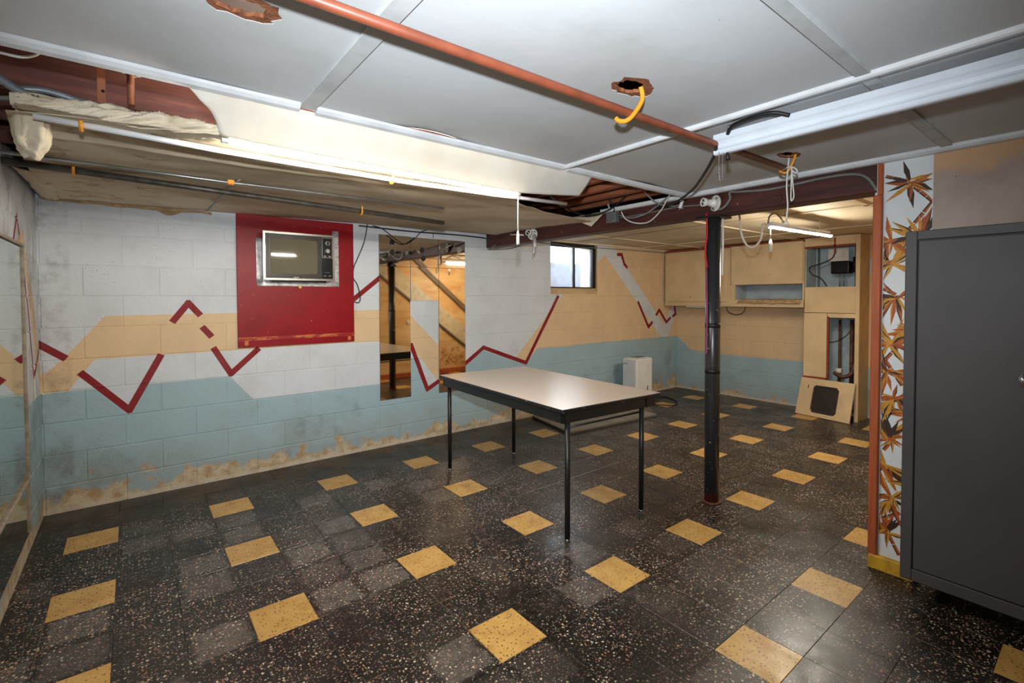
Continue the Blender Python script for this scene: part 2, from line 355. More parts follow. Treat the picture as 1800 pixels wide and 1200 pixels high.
# ---- mesh builder
ORG = {}
def tag(o, label=None, cat=None, group=None, kind=None):
    if label: o['label'] = label
    if cat: o['category'] = cat
    if group: o['group'] = group
    if kind: o['kind'] = kind
    return o
def thing(name, loc, label, cat, group=None):
    o = bpy.data.objects.new(name, None); COL.objects.link(o); o.location = loc; o.empty_display_size = 0.05
    ORG[o] = Vector(loc); return tag(o, label, cat, group)
class MB:
    def __init__(s): s.v = []; s.f = []; s.sm = []
    def add(s, vs, fs, smooth=False):
        b = len(s.v); s.v += [Vector(p) for p in vs]; s.f += [tuple(b + i for i in f) for f in fs]; s.sm += [smooth] * len(fs); return s
    def box(s, x0, x1, y0, y1, z0, z1, R=None, c=None):
        p = [Vector((x, y, z)) for z in (z0, z1) for y in (y0, y1) for x in (x0, x1)]
        if R is not None: p = [R @ q + (c or Vector()) for q in p]
        return s.add(p, [(0, 2, 3, 1), (4, 5, 7, 6), (0, 1, 5, 4), (2, 6, 7, 3), (0, 4, 6, 2), (1, 3, 7, 5)])
    def prism(s, poly, ax, a, b):
        """polygon in the two other axes, extruded along axis ax from a to b"""
        def P(q, h):
            if ax == 0: return (h, q[0], q[1])
            if ax == 1: return (q[0], h, q[1])
            return (q[0], q[1], h)
        n = len(poly); vs = [P(q, a) for q in poly] + [P(q, b) for q in poly]
        return s.add(vs, [tuple(range(n))[::-1], tuple(range(n, 2 * n))] + [(i, (i + 1) % n, n + (i + 1) % n, n + i) for i in range(n)])
    def tube(s, pts, r, n=8, caps=True, smooth=True):
        pts = [Vector(p) for p in pts]; L = len(pts)
        rr = r if isinstance(r, (list, tuple)) else [r] * L
        T = [(pts[min(i + 1, L - 1)] - pts[max(i - 1, 0)]).normalized() for i in range(L)]
        a = T[0].orthogonal().normalized(); vs = []
        for i in range(L):
            a = (a - T[i] * a.dot(T[i])); a = a.normalized() if a.length > 1e-6 else T[i].orthogonal().normalized()
            b = T[i].cross(a)
            vs += [pts[i] + (a * math.cos(2 * PI * j / n) + b * math.sin(2 * PI * j / n)) * rr[i] for j in range(n)]
        fs = [(i * n + j, i * n + (j + 1) % n, (i + 1) * n + (j + 1) % n, (i + 1) * n + j) for i in range(L - 1) for j in range(n)]
        s.add(vs, fs, smooth)
        if caps:
            b0 = len(s.v) - len(vs)
            s.f += [tuple(b0 + j for j in range(n))[::-1], tuple(b0 + (L - 1) * n + j for j in range(n))]; s.sm += [False, False]
        return s
    def cyl(s, p0, p1, r0, r1=None, n=16, smooth=True):
        return s.tube([p0, p1], [r0, r1 if r1 is not None else r0], n, True, smooth)
    def grid(s, fn, nu, nv, smooth=True):
        vs = [fn(i / nu, j / nv) for j in range(nv + 1) for i in range(nu + 1)]
        fs = [(j * (nu + 1) + i, j * (nu + 1) + i + 1, (j + 1) * (nu + 1) + i + 1, (j + 1) * (nu + 1) + i) for j in range(nv) for i in range(nu)]
        return s.add(vs, fs, smooth)
    def build(s, name, mat, parent=None, bevel=0.0, solid=0.0, seg=1, origin=None, paint=None):
        lo = Vector([min(p[i] for p in s.v) for i in range(3)]); hi = Vector([max(p[i] for p in s.v) for i in range(3)])
        c = Vector(origin) if origin is not None else (lo + hi) / 2
        if parent is None and origin is None: c.z = lo.z
        me = bpy.data.meshes.new(name); me.from_pydata([p - c for p in s.v], [], s.f); me.update()
        me.polygons.foreach_set('use_smooth', s.sm)
        if bevel > 0:
            bm = bmesh.new(); bm.from_mesh(me); bmesh.ops.remove_doubles(bm, verts=bm.verts, dist=1e-6)
            es = [e for e in bm.edges if len(e.link_faces) == 2 and e.calc_face_angle() > 0.6]
            bmesh.ops.bevel(bm, geom=es, offset=bevel, segments=seg, affect='EDGES', profile=0.5, clamp_overlap=True)
            bmesh.ops.recalc_face_normals(bm, faces=bm.faces); bm.to_mesh(me); bm.free()
        me.materials.append(MAT[mat] if isinstance(mat, str) else mat)
        o = bpy.data.objects.new(name, me); COL.objects.link(o)
        ORG[o] = c
        if parent is not None: o.parent = parent; o.location = c - ORG[parent]
        else: o.location = c
        if solid:
            md = o.modifiers.new('thickness', 'SOLIDIFY'); md.thickness = solid; md.offset = 0
        return o
def clone(o, loc, parent=None):
    c = o.copy(); COL.objects.link(c)
    if parent is not None: c.parent = parent; c.location = Vector(loc) - ORG[parent]
    else: c.location = loc
    ORG[c] = Vector(loc); return c
def arc(p0, p1, sag, n=12, d=Vector((0, 0, -1))):
    p0, p1 = Vector(p0), Vector(p1)
    return [p0.lerp(p1, i / n) + d * sag * 4 * (i / n) * (1 - i / n) for i in range(n + 1)]
def smooth_path(pts, n=8):
    P = [Vector(p) for p in pts]; out = []
    for i in range(len(P) - 1):
        a = P[max(i - 1, 0)]; b = P[i]; c = P[i + 1]; d = P[min(i + 2, len(P) - 1)]
        for j in range(n):
            t = j / n
            out.append(0.5 * ((2 * b) + (c - a) * t + (2 * a - 5 * b + 4 * c - d) * t * t + (3 * b - a - 3 * c + d) * t ** 3))
    out.append(P[-1]); return out
def text_mesh(name, body, size, mat, parent, origin, R, depth=0.0006):
    cu = bpy.data.curves.new(name, 'FONT'); cu.body = body; cu.size = size; cu.align_x = 'CENTER'; cu.align_y = 'CENTER'; cu.extrude = depth
    o = bpy.data.objects.new(name, cu); COL.objects.link(o)
    dg = bpy.context.evaluated_depsgraph_get(); me = bpy.data.meshes.new_from_object(o.evaluated_get(dg)); bpy.data.objects.remove(o)
    me.transform(R.to_4x4()); me.materials.clear(); me.materials.append(MAT[mat])
    ob = bpy.data.objects.new(name, me); COL.objects.link(ob); ob.parent = parent; ob.location = Vector(origin) - ORG[parent]; ORG[ob] = Vector(origin); return ob

# room planes (metres)
YB, XL, XF, YR, XP = 0.59, -1.63, 5.29, -4.9, 1.74
YS = -2.85          # face of the stair wall
TOP = 2.32
CZ = 2.04

# ------------------------------------------------------------------ floor
fb = MB().box(XL - .1, XF + .1, YR - .1, YB + .1, -0.12, -0.0035)
floor = tag(fb.build('floor', 'slab_edge', origin=(0, 0, 0)), 'basement floor of black speckled tiles with ochre ones in a grid', None, kind='structure')
TS = 0.2286
def tile_mesh(name, mat, sx, sy):
    g = 0.0005; h = 0.0035; b = 0.0011
    x0, x1, y0, y1 = -sx / 2 + g, sx / 2 - g, -sy / 2 + g, sy / 2 - g
    v = [(x0, y0, -h), (x1, y0, -h), (x1, y1, -h), (x0, y1, -h), (x0, y0, -b), (x1, y0, -b), (x1, y1, -b), (x0, y1, -b),
         (x0 + b, y0 + b, 0), (x1 - b, y0 + b, 0), (x1 - b, y1 - b, 0), (x0 + b, y1 - b, 0)]
    f = [(8, 9, 10, 11)] + [(i, (i + 1) % 4, 4 + (i + 1) % 4, 4 + i) for i in range(4)] + [(4 + i, 4 + (i + 1) % 4, 8 + (i + 1) % 4, 8 + i) for i in range(4)]
    return v, f
def uvs(me, cx=0, cy=0, sx=TS, sy=TS):
    uv = me.uv_layers.new(name='tile')
    for l in me.loops:
        co = me.vertices[l.vertex_index].co; uv.data[l.index].uv = ((co.x - cx) / sx + .5, (co.y - cy) / sy + .5)
cells = []
for i in range(-8, 25):
    for j in range(-4, 23):
        x0, x1 = max(i * TS - TS / 2, XL), min(i * TS + TS / 2, XF); y0, y1 = max(-j * TS - TS / 2, YR), min(-j * TS + TS / 2, YB)
        if x1 - x0 < 0.02 or y1 - y0 < 0.02: continue
        if x0 > XP and y1 < YS: continue
        cx, cy = (x0 + x1) / 2, (y0 + y1) / 2
        yel = (i % 3 == 0 and j % 3 == 0)
        d = Vector((cx, cy, 0)) - CAM; dep = d.dot(fwd)
        vis = dep > 0.3 and abs(d.dot(rgt)) / dep < 1.12 and -d.dot(up) / dep < 0.84 and not (cx > XP and cy < CAM.y + (cx - CAM.x) * 0.268)
        cells.append((0 if vis else 1, d.length, cx, cy, round(x1 - x0, 4), round(y1 - y0, 4), yel))
cells.sort()
meshes = {}; rest = []; nb = 0
for k_, (hid, dist, cx, cy, sx, sy, yel) in enumerate(cells):
    if hid or (not yel and nb >= 235): rest.append((cx, cy, sx, sy, yel)); continue
    nb += not yel
    key = (sx, sy, yel)
    if key not in meshes:
        v, f = tile_mesh('t', None, sx, sy); me = bpy.data.meshes.new('floor_tile'); me.from_pydata(v, [], f); uvs(me, 0, 0, sx, sy)
        me.materials.append(MAT['tile_yellow' if yel else 'tile_black']); meshes[key] = me
    o = bpy.data.objects.new('ochre_tile' if yel else 'black_tile', meshes[key]); COL.objects.link(o); o.parent = floor
    o.location = (cx, cy, random.uniform(-0.0003, 0.0003)); o.rotation_euler = (random.gauss(0, .0016), random.gauss(0, .0016), 0)
V, F, UV, RN, MI = [], [], [], [], []
for (cx, cy, sx, sy, yel) in rest:
    v, f = tile_mesh('t', None, sx, sy); b = len(V); V += [(p[0] + cx, p[1] + cy, p[2]) for p in v]; rv = random.random()
    for q in f:
        F.append(tuple(b + i for i in q)); RN.append(rv); MI.append(1 if yel else 0)
        for i in q: UV.append((v[i][0] / sx + .5, v[i][1] / sy + .5))
me = bpy.data.meshes.new('far_floor_tiles'); me.from_pydata(V, [], F)
uv = me.uv_layers.new(name='tile')
for i, q in enumerate(UV): uv.data[i].uv = q
at = me.attributes.new('rnd', 'FLOAT', 'FACE'); at.data.foreach_set('value', RN)
me.materials.append(MAT['tile_black']); me.materials.append(MAT['tile_yellow']); me.polygons.foreach_set('material_index', MI)
ro = bpy.data.objects.new('far_floor_tiles', me); COL.objects.link(ro); ro.parent = floor; tag(ro, kind='stuff')

# ------------------------------------------------------------------ painted block walls
WHITE, TAN, BLUE, RED = S(208, 212, 217), S(220, 190, 150), S(158, 182, 190), S(132, 9, 22)
def strip(pts, wd):
    """painted stripe along a broken line -> one quad per leg"""
    out = []
    for (a, b) in zip(pts[:-1], pts[1:]):
        a, b = Vector(a), Vector(b); d = (b - a).normalized(); n = Vector((-d.y, d.x)) * wd / 2; e = d * wd * .35
        out.append([tuple(a - n - e), tuple(b - n + e), tuple(b + n + e), tuple(a + n - e)])
    return out
def inside(p, poly):
    c = False; n = len(poly)
    for i in range(n):
        (x0, y0), (x1, y1) = poly[i], poly[i - 1]
        if (y0 > p[1]) != (y1 > p[1]) and p[0] < (x1 - x0) * (p[1] - y0) / (y1 - y0) + x0: c = not c
    return c
class Mural:
    def __init__(s, base): s.base = base; s.items = []
    def poly(s, pts, col): s.items.append((pts, col)); return s
    def red(s, pts, wd=0.042):
        for q in strip(pts, wd): s.items.append((q, RED))
        return s
    def color(s, p):
        c = s.base
        for pts, col in s.items:
            if inside(p, pts): c = col
        return c
    def edges(s, a0, a1, z0, z1):
        for pts, col in s.items:
            xs = [p[0] for p in pts]; zs = [p[1] for p in pts]
            if max(xs) < a0 or min(xs) > a1 or max(zs) < z0 or min(zs) > z1: continue
            for i in range(len(pts)):
                (x0, y0), (x1, y1) = pts[i - 1], pts[i]
                if max(x0, x1) < a0 or min(x0, x1) > a1 or max(y0, y1) < z0 or min(y0, y1) > z1: continue
                if abs(x0 - x1) + abs(y0 - y1) > 1e-4: yield (x0, y0), (x1, y1)
def painted(name, faces2d, to3d, nrm, mural, mat, parent):
    """faces2d: list of vertex lists (a, z, depth); cut along the mural's edges and coloured"""
    bm = bmesh.new()
    for poly in faces2d:
        bm.faces.new([bm.verts.new(to3d(*p)) for p in poly])
    bmesh.ops.remove_doubles(bm, verts=bm.verts, dist=1e-5)
    A = [p[0] for f in faces2d for p in f]; Z_ = [p[1] for f in faces2d for p in f]
    done = set()
    for (p, q) in mural.edges(min(A), max(A), min(Z_), max(Z_)):
        d = Vector((q[0] - p[0], q[1] - p[1])).normalized()
        key = (round(d.x, 3), round(d.y, 3), round(p[0] * d.y - p[1] * d.x, 3))
        if key in done: continue
        done.add(key)
        co = to3d(p[0], p[1], 0); no = Vector(to3d(-d.y, d.x, 0)) - Vector(to3d(0, 0, 0))
        bmesh.ops.bisect_plane(bm, geom=bm.verts[:] + bm.edges[:] + bm.faces[:], dist=1e-6, plane_co=co, plane_no=no)
    lay = bm.loops.layers.float_color.new('paint')
    ax = 0 if abs(nrm[1]) > .5 else 1
    for f in bm.faces:
        c = f.calc_center_median(); col = mural.color((c[ax], c[2]))
        if f.normal.dot(Vector(nrm)) < 0: f.normal_flip()
        for l in f.loops: l[lay] = col
    c = Vector()
    for v in bm.verts: c += v.co
    c /= len(bm.verts); c = Vector([round(q, 4) for q in c]) if parent is not None else Vector((0, 0, 0))
    for v in bm.verts: v.co -= c
    me = bpy.data.meshes.new(name); bm.to_mesh(me); bm.free(); me.materials.append(MAT[mat])
    o = bpy.data.objects.new(name, me); COL.objects.link(o); ORG[o] = c
    if parent is not None: o.parent = parent; o.location = c - ORG[parent]
    return o
COURSES = [(-0.01, .17), (.17, .37), (.37, .572), (.572, .772), (.772, .97), (.97, 1.174), (1.174, 1.377), (1.377, 1.577), (1.577, 1.78), (1.78, 1.884), (1.884, 2.10)]
def block_wall(name, a0, a1, phase, to3d, nrm, mural, mat, hole=None, ztop=TOP, label=None):
    # mortar bed
    def rects(x0, x1, z0, z1):
        if hole is None or x1 <= hole[0] or x0 >= hole[1] or z1 <= hole[2] or z0 >= hole[3]: return [(x0, x1, z0, z1)]
        out = []
        if x0 < hole[0]: out.append((x0, hole[0], z0, z1))
        if x1 > hole[1]: out.append((hole[1], x1, z0, z1))
        m0, m1 = max(x0, hole[0]), min(x1, hole[1])
        if z0 < hole[2]: out.append((m0, m1, z0, hole[2]))
        if z1 > hole[3]: out.append((m0, m1, hole[3], z1))
        return out
    quad = lambda r, d: [(r[0], r[2], d), (r[1], r[2], d), (r[1], r[3], d), (r[0], r[3], d)]
    wall = painted(name, [quad(r, 0.0035) for r in rects(a0 - .03, a1 + .03, -0.05, ztop + .02)], to3d, nrm, mural, mat, None)
    tag(wall, label, kind='structure'); n = 0
    for r, (z0, z1) in enumerate(COURSES):
        off = phase + (0.2 if r % 2 else 0.0)
        i0 = math.floor((a0 - off) / 0.4)
        for i in range(i0, i0 + int((a1 - a0) / .4) + 3):
            x0, x1 = max(off + i * .4, a0), min(off + (i + 1) * .4, a1)
            if x1 - x0 < 0.03: continue
            for (p0, p1, q0, q1) in rects(x0, x1, z0, z1):
                if p1 - p0 < .02 or q1 - q0 < .02: continue
                g = 0.0025; b = 0.004; pr = random.uniform(-.0006, .0006)
                A = [(p0 + g, q0 + g), (p1 - g, q0 + g), (p1 - g, q1 - g), (p0 + g, q1 - g)]
                B = [(p0 + g + b, q0 + g + b), (p1 - g - b, q0 + g + b), (p1 - g - b, q1 - g - b), (p0 + g + b, q1 - g - b)]
                tl = [random.uniform(-.0008, .0008) for _ in range(4)]
                fs = [[(*B[m_], pr + tl[m_]) for m_ in range(4)]]
                for m_ in range(4):
                    n_ = (m_ + 1) % 4
                    fs.append([(*A[m_], 0.0038), (*A[n_], 0.0038), (*B[n_], pr + tl[n_]), (*B[m_], pr + tl[m_])])
                painted('concrete_block', fs, to3d, nrm, mural, mat, wall); n += 1
    return wall
mb = Mural(WHITE)
mb.poly([(-1.7, -.1), (-1.7, .762), (-1.51, .769), (-1.365, .771), (-1.193, .617), (-1.096, .769), (-.6, .773), (-.445, .577), (.7, .577), (.7, -.1)], BLUE)
mb.poly([(.7, -.1), (.7, .577), (.75, .793), (.895, .793), (.985, .785), (1.068, .469), (1.194, .521), (1.35, .58), (1.512, .678), (1.734, .803), (2.318, .615), (2.49, .776), (3.019, .768), (3.371, .78), (5.4, .777), (5.4, -.1)], BLUE)
mb.poly([(-1.7, .765), (-1.7, .89), (-1.605, .89), (-1.517, .988), (-1.312, 1.248), (.7, 1.255), (.7, .967), (.353, .972), (-.538, .967), (-1.369, .964), (-1.503, .77)], TAN)
mb.poly([(.86, 1.23), (.901, 1.189), (1.201, .889), (1.3, .80), (1.3, .46), (1.194, .544), (1.156, .578), (.898, .908), (.86, .95)], TAN)
mb.poly([(2.173, .696), (2.993, 1.487), (3.0, 1.6), (3.513, 1.6), (3.513, 1.807), (3.656, 1.909), (4.894, .777), (3.371, .78), (3.019, .768), (2.49, .776), (2.318, .62)], TAN)
mb.poly([(3.795, 2.06), (5.4, 2.06), (5.4, 1.3), (5.111, 1.172), (4.958, .955)], TAN)
mb.poly([(5.225, 1.051), (5.4, 1.15), (5.4, .777), (5.07, .777)], TAN)
for pts in ([(-1.66, 1.10), (-1.623, 1.071), (-1.52, .988)], [(-1.435, .875), (-1.199, .604), (-1.023, .957)], [(-.943, 1.204), (-.853, 1.329), (-.789, 1.248)], [(-.764, 1.143), (-.721, 1.088)],
            [(-.698, .985), (-.593, .791), (-.409, .963)], [(.30, 1.308), (.594, 1.543)], [(.898, .916), (1.068, .473), (1.186, .534)], [(1.46, .655), (1.734, .835), (2.318, .624), (2.817, 1.37)],
            [(3.911, 1.93), (3.992, 1.935), (4.048, 1.812), (4.104, 1.767)], [(4.355, 1.293), (4.592, .938), (4.676, 1.003)], [(4.774, 1.108), (4.847, 1.176), (5.023, .992), (5.123, 1.054)], [(5.191, 1.078), (5.259, 1.11), (5.235, 1.222)]):
    mb.red(pts)
HOLE = (2.70, 3.512, 1.405, 2.03)
wall_back = block_wall('wall_back', XL, XF, -1.223 - .4, lambda a, z, d: (a, YB + d, z), (0, -1, 0), mb, 'wall', HOLE, label='painted block wall with mural stripes behind the table')
ml = Mural(WHITE)
ml.poly([(-6, -.1), (-6, .77), (1, .77), (1, -.1)], BLUE)
ml.poly([(.132, 1.741), (.188, 1.592), (.409, 1.345), (.6, .918), (.608, .77), (.529, .915), (.301, 1.247), (.116, 1.642), (-.079, 1.656)], TAN)
ml.red([(-.156, 1.653), (-.044, 1.791), (.01, 1.705)], .03).red([(.134, 1.495), (.363, .905), (.64, 1.08)], .03)
wall_left = block_wall('wall_left', YR, YB, -0.01 - 5.2, lambda a, z, d: (XL - d, a, z), (1, 0, 0), ml, 'wall', label='painted block wall with the large mirror')
mf = Mural(TAN)
mf.poly([(-3, -.1), (-3, .568), (-1.16, .568), (-.097, .561), (.347, .582), (.572, .768), (.7, .8), (.7, -.1)], BLUE)
mf.poly([(-3, 1.614), (-1.7, 1.614), (-1.7, 1.785), (-3, 1.785)], WHITE)
wall_far = block_wall('wall_far', YS, YB, -3.0, lambda a, z, d: (XF + d, a, z), (-1, 0, 0), mf, 'wall_dry', label='tan and blue block wall at the far end')

# rear wall, partition, stair wall
tag(MB().box(XL - .1, XP + .1, YR - .1, YR, -.05, TOP).build('wall_rear', 'rear'), 'plain wall behind the viewer', kind='structure')
wr = tag(MB().box(XP, XP + .10, YR, -2.815, -.02, TOP).build('wall_right', 'plaster'), 'partition with bare plaster and a bamboo wallpaper strip', kind='structure')
MB().box(XP - .0012, XP, -3.03, -2.845, .06, 2.02).build('wallpaper', 'paper_white', wr)
# printed bamboo: sprays of pointed leaves and jointed canes
pr = {'leaf_orange': MB(), 'leaf_gold': MB(), 'leaf_dark': MB()}
rnd = random.Random(11)
XW = XP - .0015
def leaf(cy, cz, ang, ln, wd, key, lift):
    d = Vector((0, math.cos(ang), math.sin(ang))); n = Vector((0, -d.z, d.y)); p = Vector((XW - lift, cy, cz))
    q = [p - n * wd * .18, p + d * ln * .45 - n * wd * .5, p + d * ln, p + d * ln * .45 + n * wd * .42, p + n * wd * .18]
    q = [v for v in q]
    if any(v.y > -2.846 or v.y < -3.029 or v.z > 2.015 or v.z < .065 for v in q):
        q = [Vector((v.x, min(max(v.y, -3.029), -2.846), min(max(v.z, .065), 2.015))) for v in q]
    pr[key].add(q, [(0, 1, 2, 3, 4)])
    if key != 'leaf_dark':
        m_ = [p + n * wd * .1 + d * ln * .1, p + d * ln * .45 + n * wd * .42, p + d * ln * .97, p + d * ln * .5 + n * wd * .12]
        m_ = [Vector((v.x - .00005, min(max(v.y, -3.029), -2.846), min(max(v.z, .065), 2.015))) for v in m_]
        pr['leaf_dark' if rnd.random() < .55 else 'leaf_gold'].add(m_, [(0, 1, 2, 3)])
def cane(a, b, wd, key):
    a = Vector((XW - .0001, *a)); b = Vector((XW - .0001, *b)); d = (b - a).normalized(); n = Vector((0, -d.z, d.y)) * wd / 2
    cl = lambda v: Vector((v.x, min(max(v.y, -3.029), -2.846), v.z))
    for t in range(3):
        p, q = a.lerp(b, t / 3 + .01), a.lerp(b, (t + 1) / 3 - .01)
        pr[key].add([cl(p - n), cl(q - n), cl(q + n), cl(p + n)], [(0, 1, 2, 3)]); pr['leaf_dark'].add([cl(p + n * .3) - Vector((.0001, 0, 0)), cl(q + n * .3) - Vector((.0001, 0, 0)), cl(q + n) - Vector((.0001, 0, 0)), cl(p + n) - Vector((.0001, 0, 0))], [(0, 1, 2, 3)])
for ci, (cy, cz, up_) in enumerate([(-2.945, 1.905, 0), (-2.87, 1.63, 0), (-2.99, 1.64, 1), (-2.885, 1.52, 1), (-2.90, 1.36, 0), (-2.885, 1.13, 1), (-2.87, .995, 0), (-2.90, .86, 0), (-2.885, .66, 1), (-2.87, .52, 0), (-2.895, .375, 0), (-2.88, .20, 1), (-2.96, 1.2, 0), (-2.97, .8, 1), (-2.97, .45, 0)]):
    for q in range(20):
        ang = rnd.uniform(PI * .95, PI * 2.05) if not up_ else rnd.uniform(-.3, PI * .9)
        if q > 15: ang += PI
        key = rnd.choice(['leaf_orange', 'leaf_orange', 'leaf_gold', 'leaf_gold', 'leaf_dark'])
        ln = rnd.uniform(.06, .14); leaf(cy + rnd.uniform(-.012, .012), cz + rnd.uniform(-.012, .012), ang, ln, ln * rnd.uniform(.16, .24), key, .0002 + q * .00003)
for a, b in [((-2.85, 1.95), (-2.935, 1.91)), ((-2.96, 1.88), (-3.03, 1.80)), ((-3.03, 1.80), (-2.93, 1.66)), ((-2.846, 1.40), (-2.90, 1.37)), ((-2.94, 1.16), (-2.86, 1.05)), ((-2.86, 1.05), (-2.93, .93)), ((-2.93, .72), (-2.86, .60)), ((-2.86, .24), (-2.93, .10)), ((-2.93, .31), (-2.86, .26))]:
    cane(a, b, .016, 'leaf_orange')
for key, g in pr.items(): g.build('bamboo_print', key, wr)
for key, g in pr.items(): pass
tag(MB().box(XP - .022, XP + .104, -2.842, -2.805, .05, 1.86).build('trim_1', 'orange_trim', bevel=.004), 'orange wooden corner trim beside the wallpaper', kind='structure')
tag(MB().box(XP - .014, XP + .02, -2.842, -2.822, 1.86, 2.012).build('trim_2', 'orange_trim', bevel=.003), 'short orange corner trim above the beam end', kind='structure')
tag(MB().box(XP + .02, XP + .10, -2.817, -2.803, 0.0, 1.88).build('trim_3', 'trim_white'), 'white paint edge of the partition end', kind='structure')
tag(MB().box(XP - .028, XP + .012, -2.99, -2.808, 0.0, .072).build('baseboard_right', 'ochre_base', bevel=.006), 'ochre painted baseboard under the wallpaper', kind='structure')

ws = tag(MB().box(XP + .10, XF, YS - .08, YS, -.02, TOP).build('wall_stair', 'plywood'), 'plywood stair enclosure seen in the mirrors', kind='structure')
def slant(x0, z0, x1, z1, h, y0, y1):
    return MB().prism([(x0, z0), (x1, z1), (x1, z1 + h), (x0, z0 + h)], 1, y0, y1)
slant(1.95, 1.815, 4.2, .105, .33, YS, YS + .03).build('stringer_board', 'stringer', ws)
slant(1.95, 1.79, 4.2, .08, .03, YS, YS + .036).build('stringer_moulding', 'rail', ws)
slant(2.55, 2.07, 4.6, .36, .10, YS, YS + .045).build('handrail_board', 'rail', ws)
MB().box(3.0, 3.02, YS, YS + .006, .08, 1.0).build('panel_joint', 'rail', ws)
MB().box(4.25, 4.45, YS, YS + .02, .6, 1.1).build('hatch_panel', 'rail', ws)
for q in (1.18, 1.45): MB().cyl((2.545, YS, .95), (2.545, YS + .02, .95), .03).build('wall_knob', 'trim_white', ws); break
tag(MB().box(XP + .10, XF, YS, YS + .02, 0, .085).build('baseboard_stair', 'orange_trim', bevel=.004), 'orange baseboard below the stair enclosure', kind='structure')
# wallpaper offcut pasted low on the stair wall
wp = MB().box(3.05, 3.95, YS, YS + .001, .09, .52).build('wallpaper_offcut', 'plywood', ws)
pr2 = {'leaf_orange': MB(), 'leaf_dark': MB()}
for q in range(16):
    cx, cz = rnd.uniform(3.1, 3.85), rnd.uniform(.12, .46)
    for t_ in range(7):
        an = rnd.uniform(0, 2 * PI); ln = rnd.uniform(.03, .07); d = Vector((math.cos(an), 0, math.sin(an))); n = Vector((-d.z, 0, d.x))
        p = Vector((cx, YS + .0014 + t_ * .0001, cz)); pr2[rnd.choice(list(pr2))].add([p, p + d * ln * .5 - n * ln * .1, p + d * ln, p + d * ln * .5 + n * ln * .1], [(3, 2, 1, 0)])
for q in range(9):
    x = 3.08 + q * .1
    p0, p1 = Vector((x, YS + .0013, .12 + (q % 2) * .1)), Vector((x + .16, YS + .0013, .3 + (q % 3) * .06)); n = Vector((.004, 0, -.004))
    pr2['leaf_orange'].add([p0 - n, p1 - n, p1 + n, p0 + n], [(0, 1, 2, 3)])
for key, g in pr2.items(): g.build('bamboo_print', key, ws)

# ------------------------------------------------------------------ window
win = tag(MB().box(2.70, 3.512, YB + .045, YB + .085, 1.975, 2.03).build('window_1', 'window_frame'), 'small two-pane frosted basement window with black frame', kind='structure')
MB().box(2.70, 2.716, YB + .05, YB + .08, 1.483, 1.98).build('frame_side', 'window_frame', win)
MB().box(3.452, 3.512, YB + .03, YB + .08, 1.483, 1.98).build('frame_side', 'window_frame', win)
MB().box(2.70, 3.512, YB + .045, YB + .08, 1.478, 1.49).build('frame_bottom', 'window_frame', win)
MB().box(3.125, 3.152, YB + .045, YB + .08, 1.49, 1.98).build('mullion', 'window_frame', win)
MB().box(2.714, 3.126, YB + .058, YB + .064, 1.488, 1.98).build('pane', 'pane', win)
MB().box(3.151, 3.46, YB + .058, YB + .064, 1.488, 1.98).build('pane', 'pane', win)
MB().prism([(YB + .001, 1.402), (YB + .09, 1.402), (YB + .09, 1.482), (YB + .06, 1.482)], 0, 2.70, 3.512).build('sill', 'tan_dim', win)
MB().box(2.55, 2.70, YB + .006, YB + .3, 1.3, 2.2).box(3.512, 3.66, YB + .006, YB + .3, 1.3, 2.2).box(2.55, 3.66, YB + .006, YB + .3, 2.03, 2.2).build('reveal', 'tan_dim', win)
tag(MB().box(1.6, 4.6, 1.5, 1.6, .9, 1.86).box(1.6, 4.6, YB + .32, 1.5, .9, 1.30).build('window_well', 'well'), 'concrete window well outside the frosted window', kind='structure')

# ------------------------------------------------------------------ ceiling
ceil = tag(MB().box(XL - .1, XF + .1, YR - .1, YB + .12, TOP, TOP + .05).build('ceiling', 'subfloor', origin=(0, 0, TOP)), 'low painted panel ceiling with battens and torn holes', kind='structure')
EY = -1.775
def ragged(cx, cy, rx, ry, n, j, r_):
    return [(cx + rx * math.cos(2 * PI * i / n) * (1 + r_.uniform(-j, j)), cy + ry * math.sin(2 * PI * i / n) * (1 + r_.uniform(-j, j))) for i in range(n)]
HOLES = [((.118, -2.585), .085, .058, 5), ((-.955, -2.30), .085, .06, 9), ((1.32, -2.575), .075, .045, 13)]
def holed_sheet(x0, x1, y0, y1, holes, z0, z1, name, mat, parent):
    loops = [[(x0, y0), (x1, y0), (x1, y1), (x0, y1)]] + [h[::-1] for h in holes]
    vs3 = [[Vector((p[0], p[1], 0)) for p in L] for L in loops]
    tri = tessellate_polygon(vs3); flat = [p for L in loops for p in L]; n = len(flat)
    g = MB(); v = [(p[0], p[1], z0) for p in flat] + [(p[0], p[1], z1) for p in flat]; f = []
    for t_ in tri: f += [tuple(t_), tuple(i + n for i in t_)]
    b = 0
    for L in loops:
        m_ = len(L); f += [(b + i, b + (i + 1) % m_, n + b + (i + 1) % m_, n + b + i) for i in range(m_)]; b += m_
    g.add(v, f); o = g.build(name, mat, parent)
    bm = bmesh.new(); bm.from_mesh(o.data); bmesh.ops.recalc_face_normals(bm, faces=bm.faces); bm.to_mesh(o.data); bm.free(); return o
XS = [XL, -.672, .597, XP]; YS_ = [EY, -3.08, -4.38, YR]
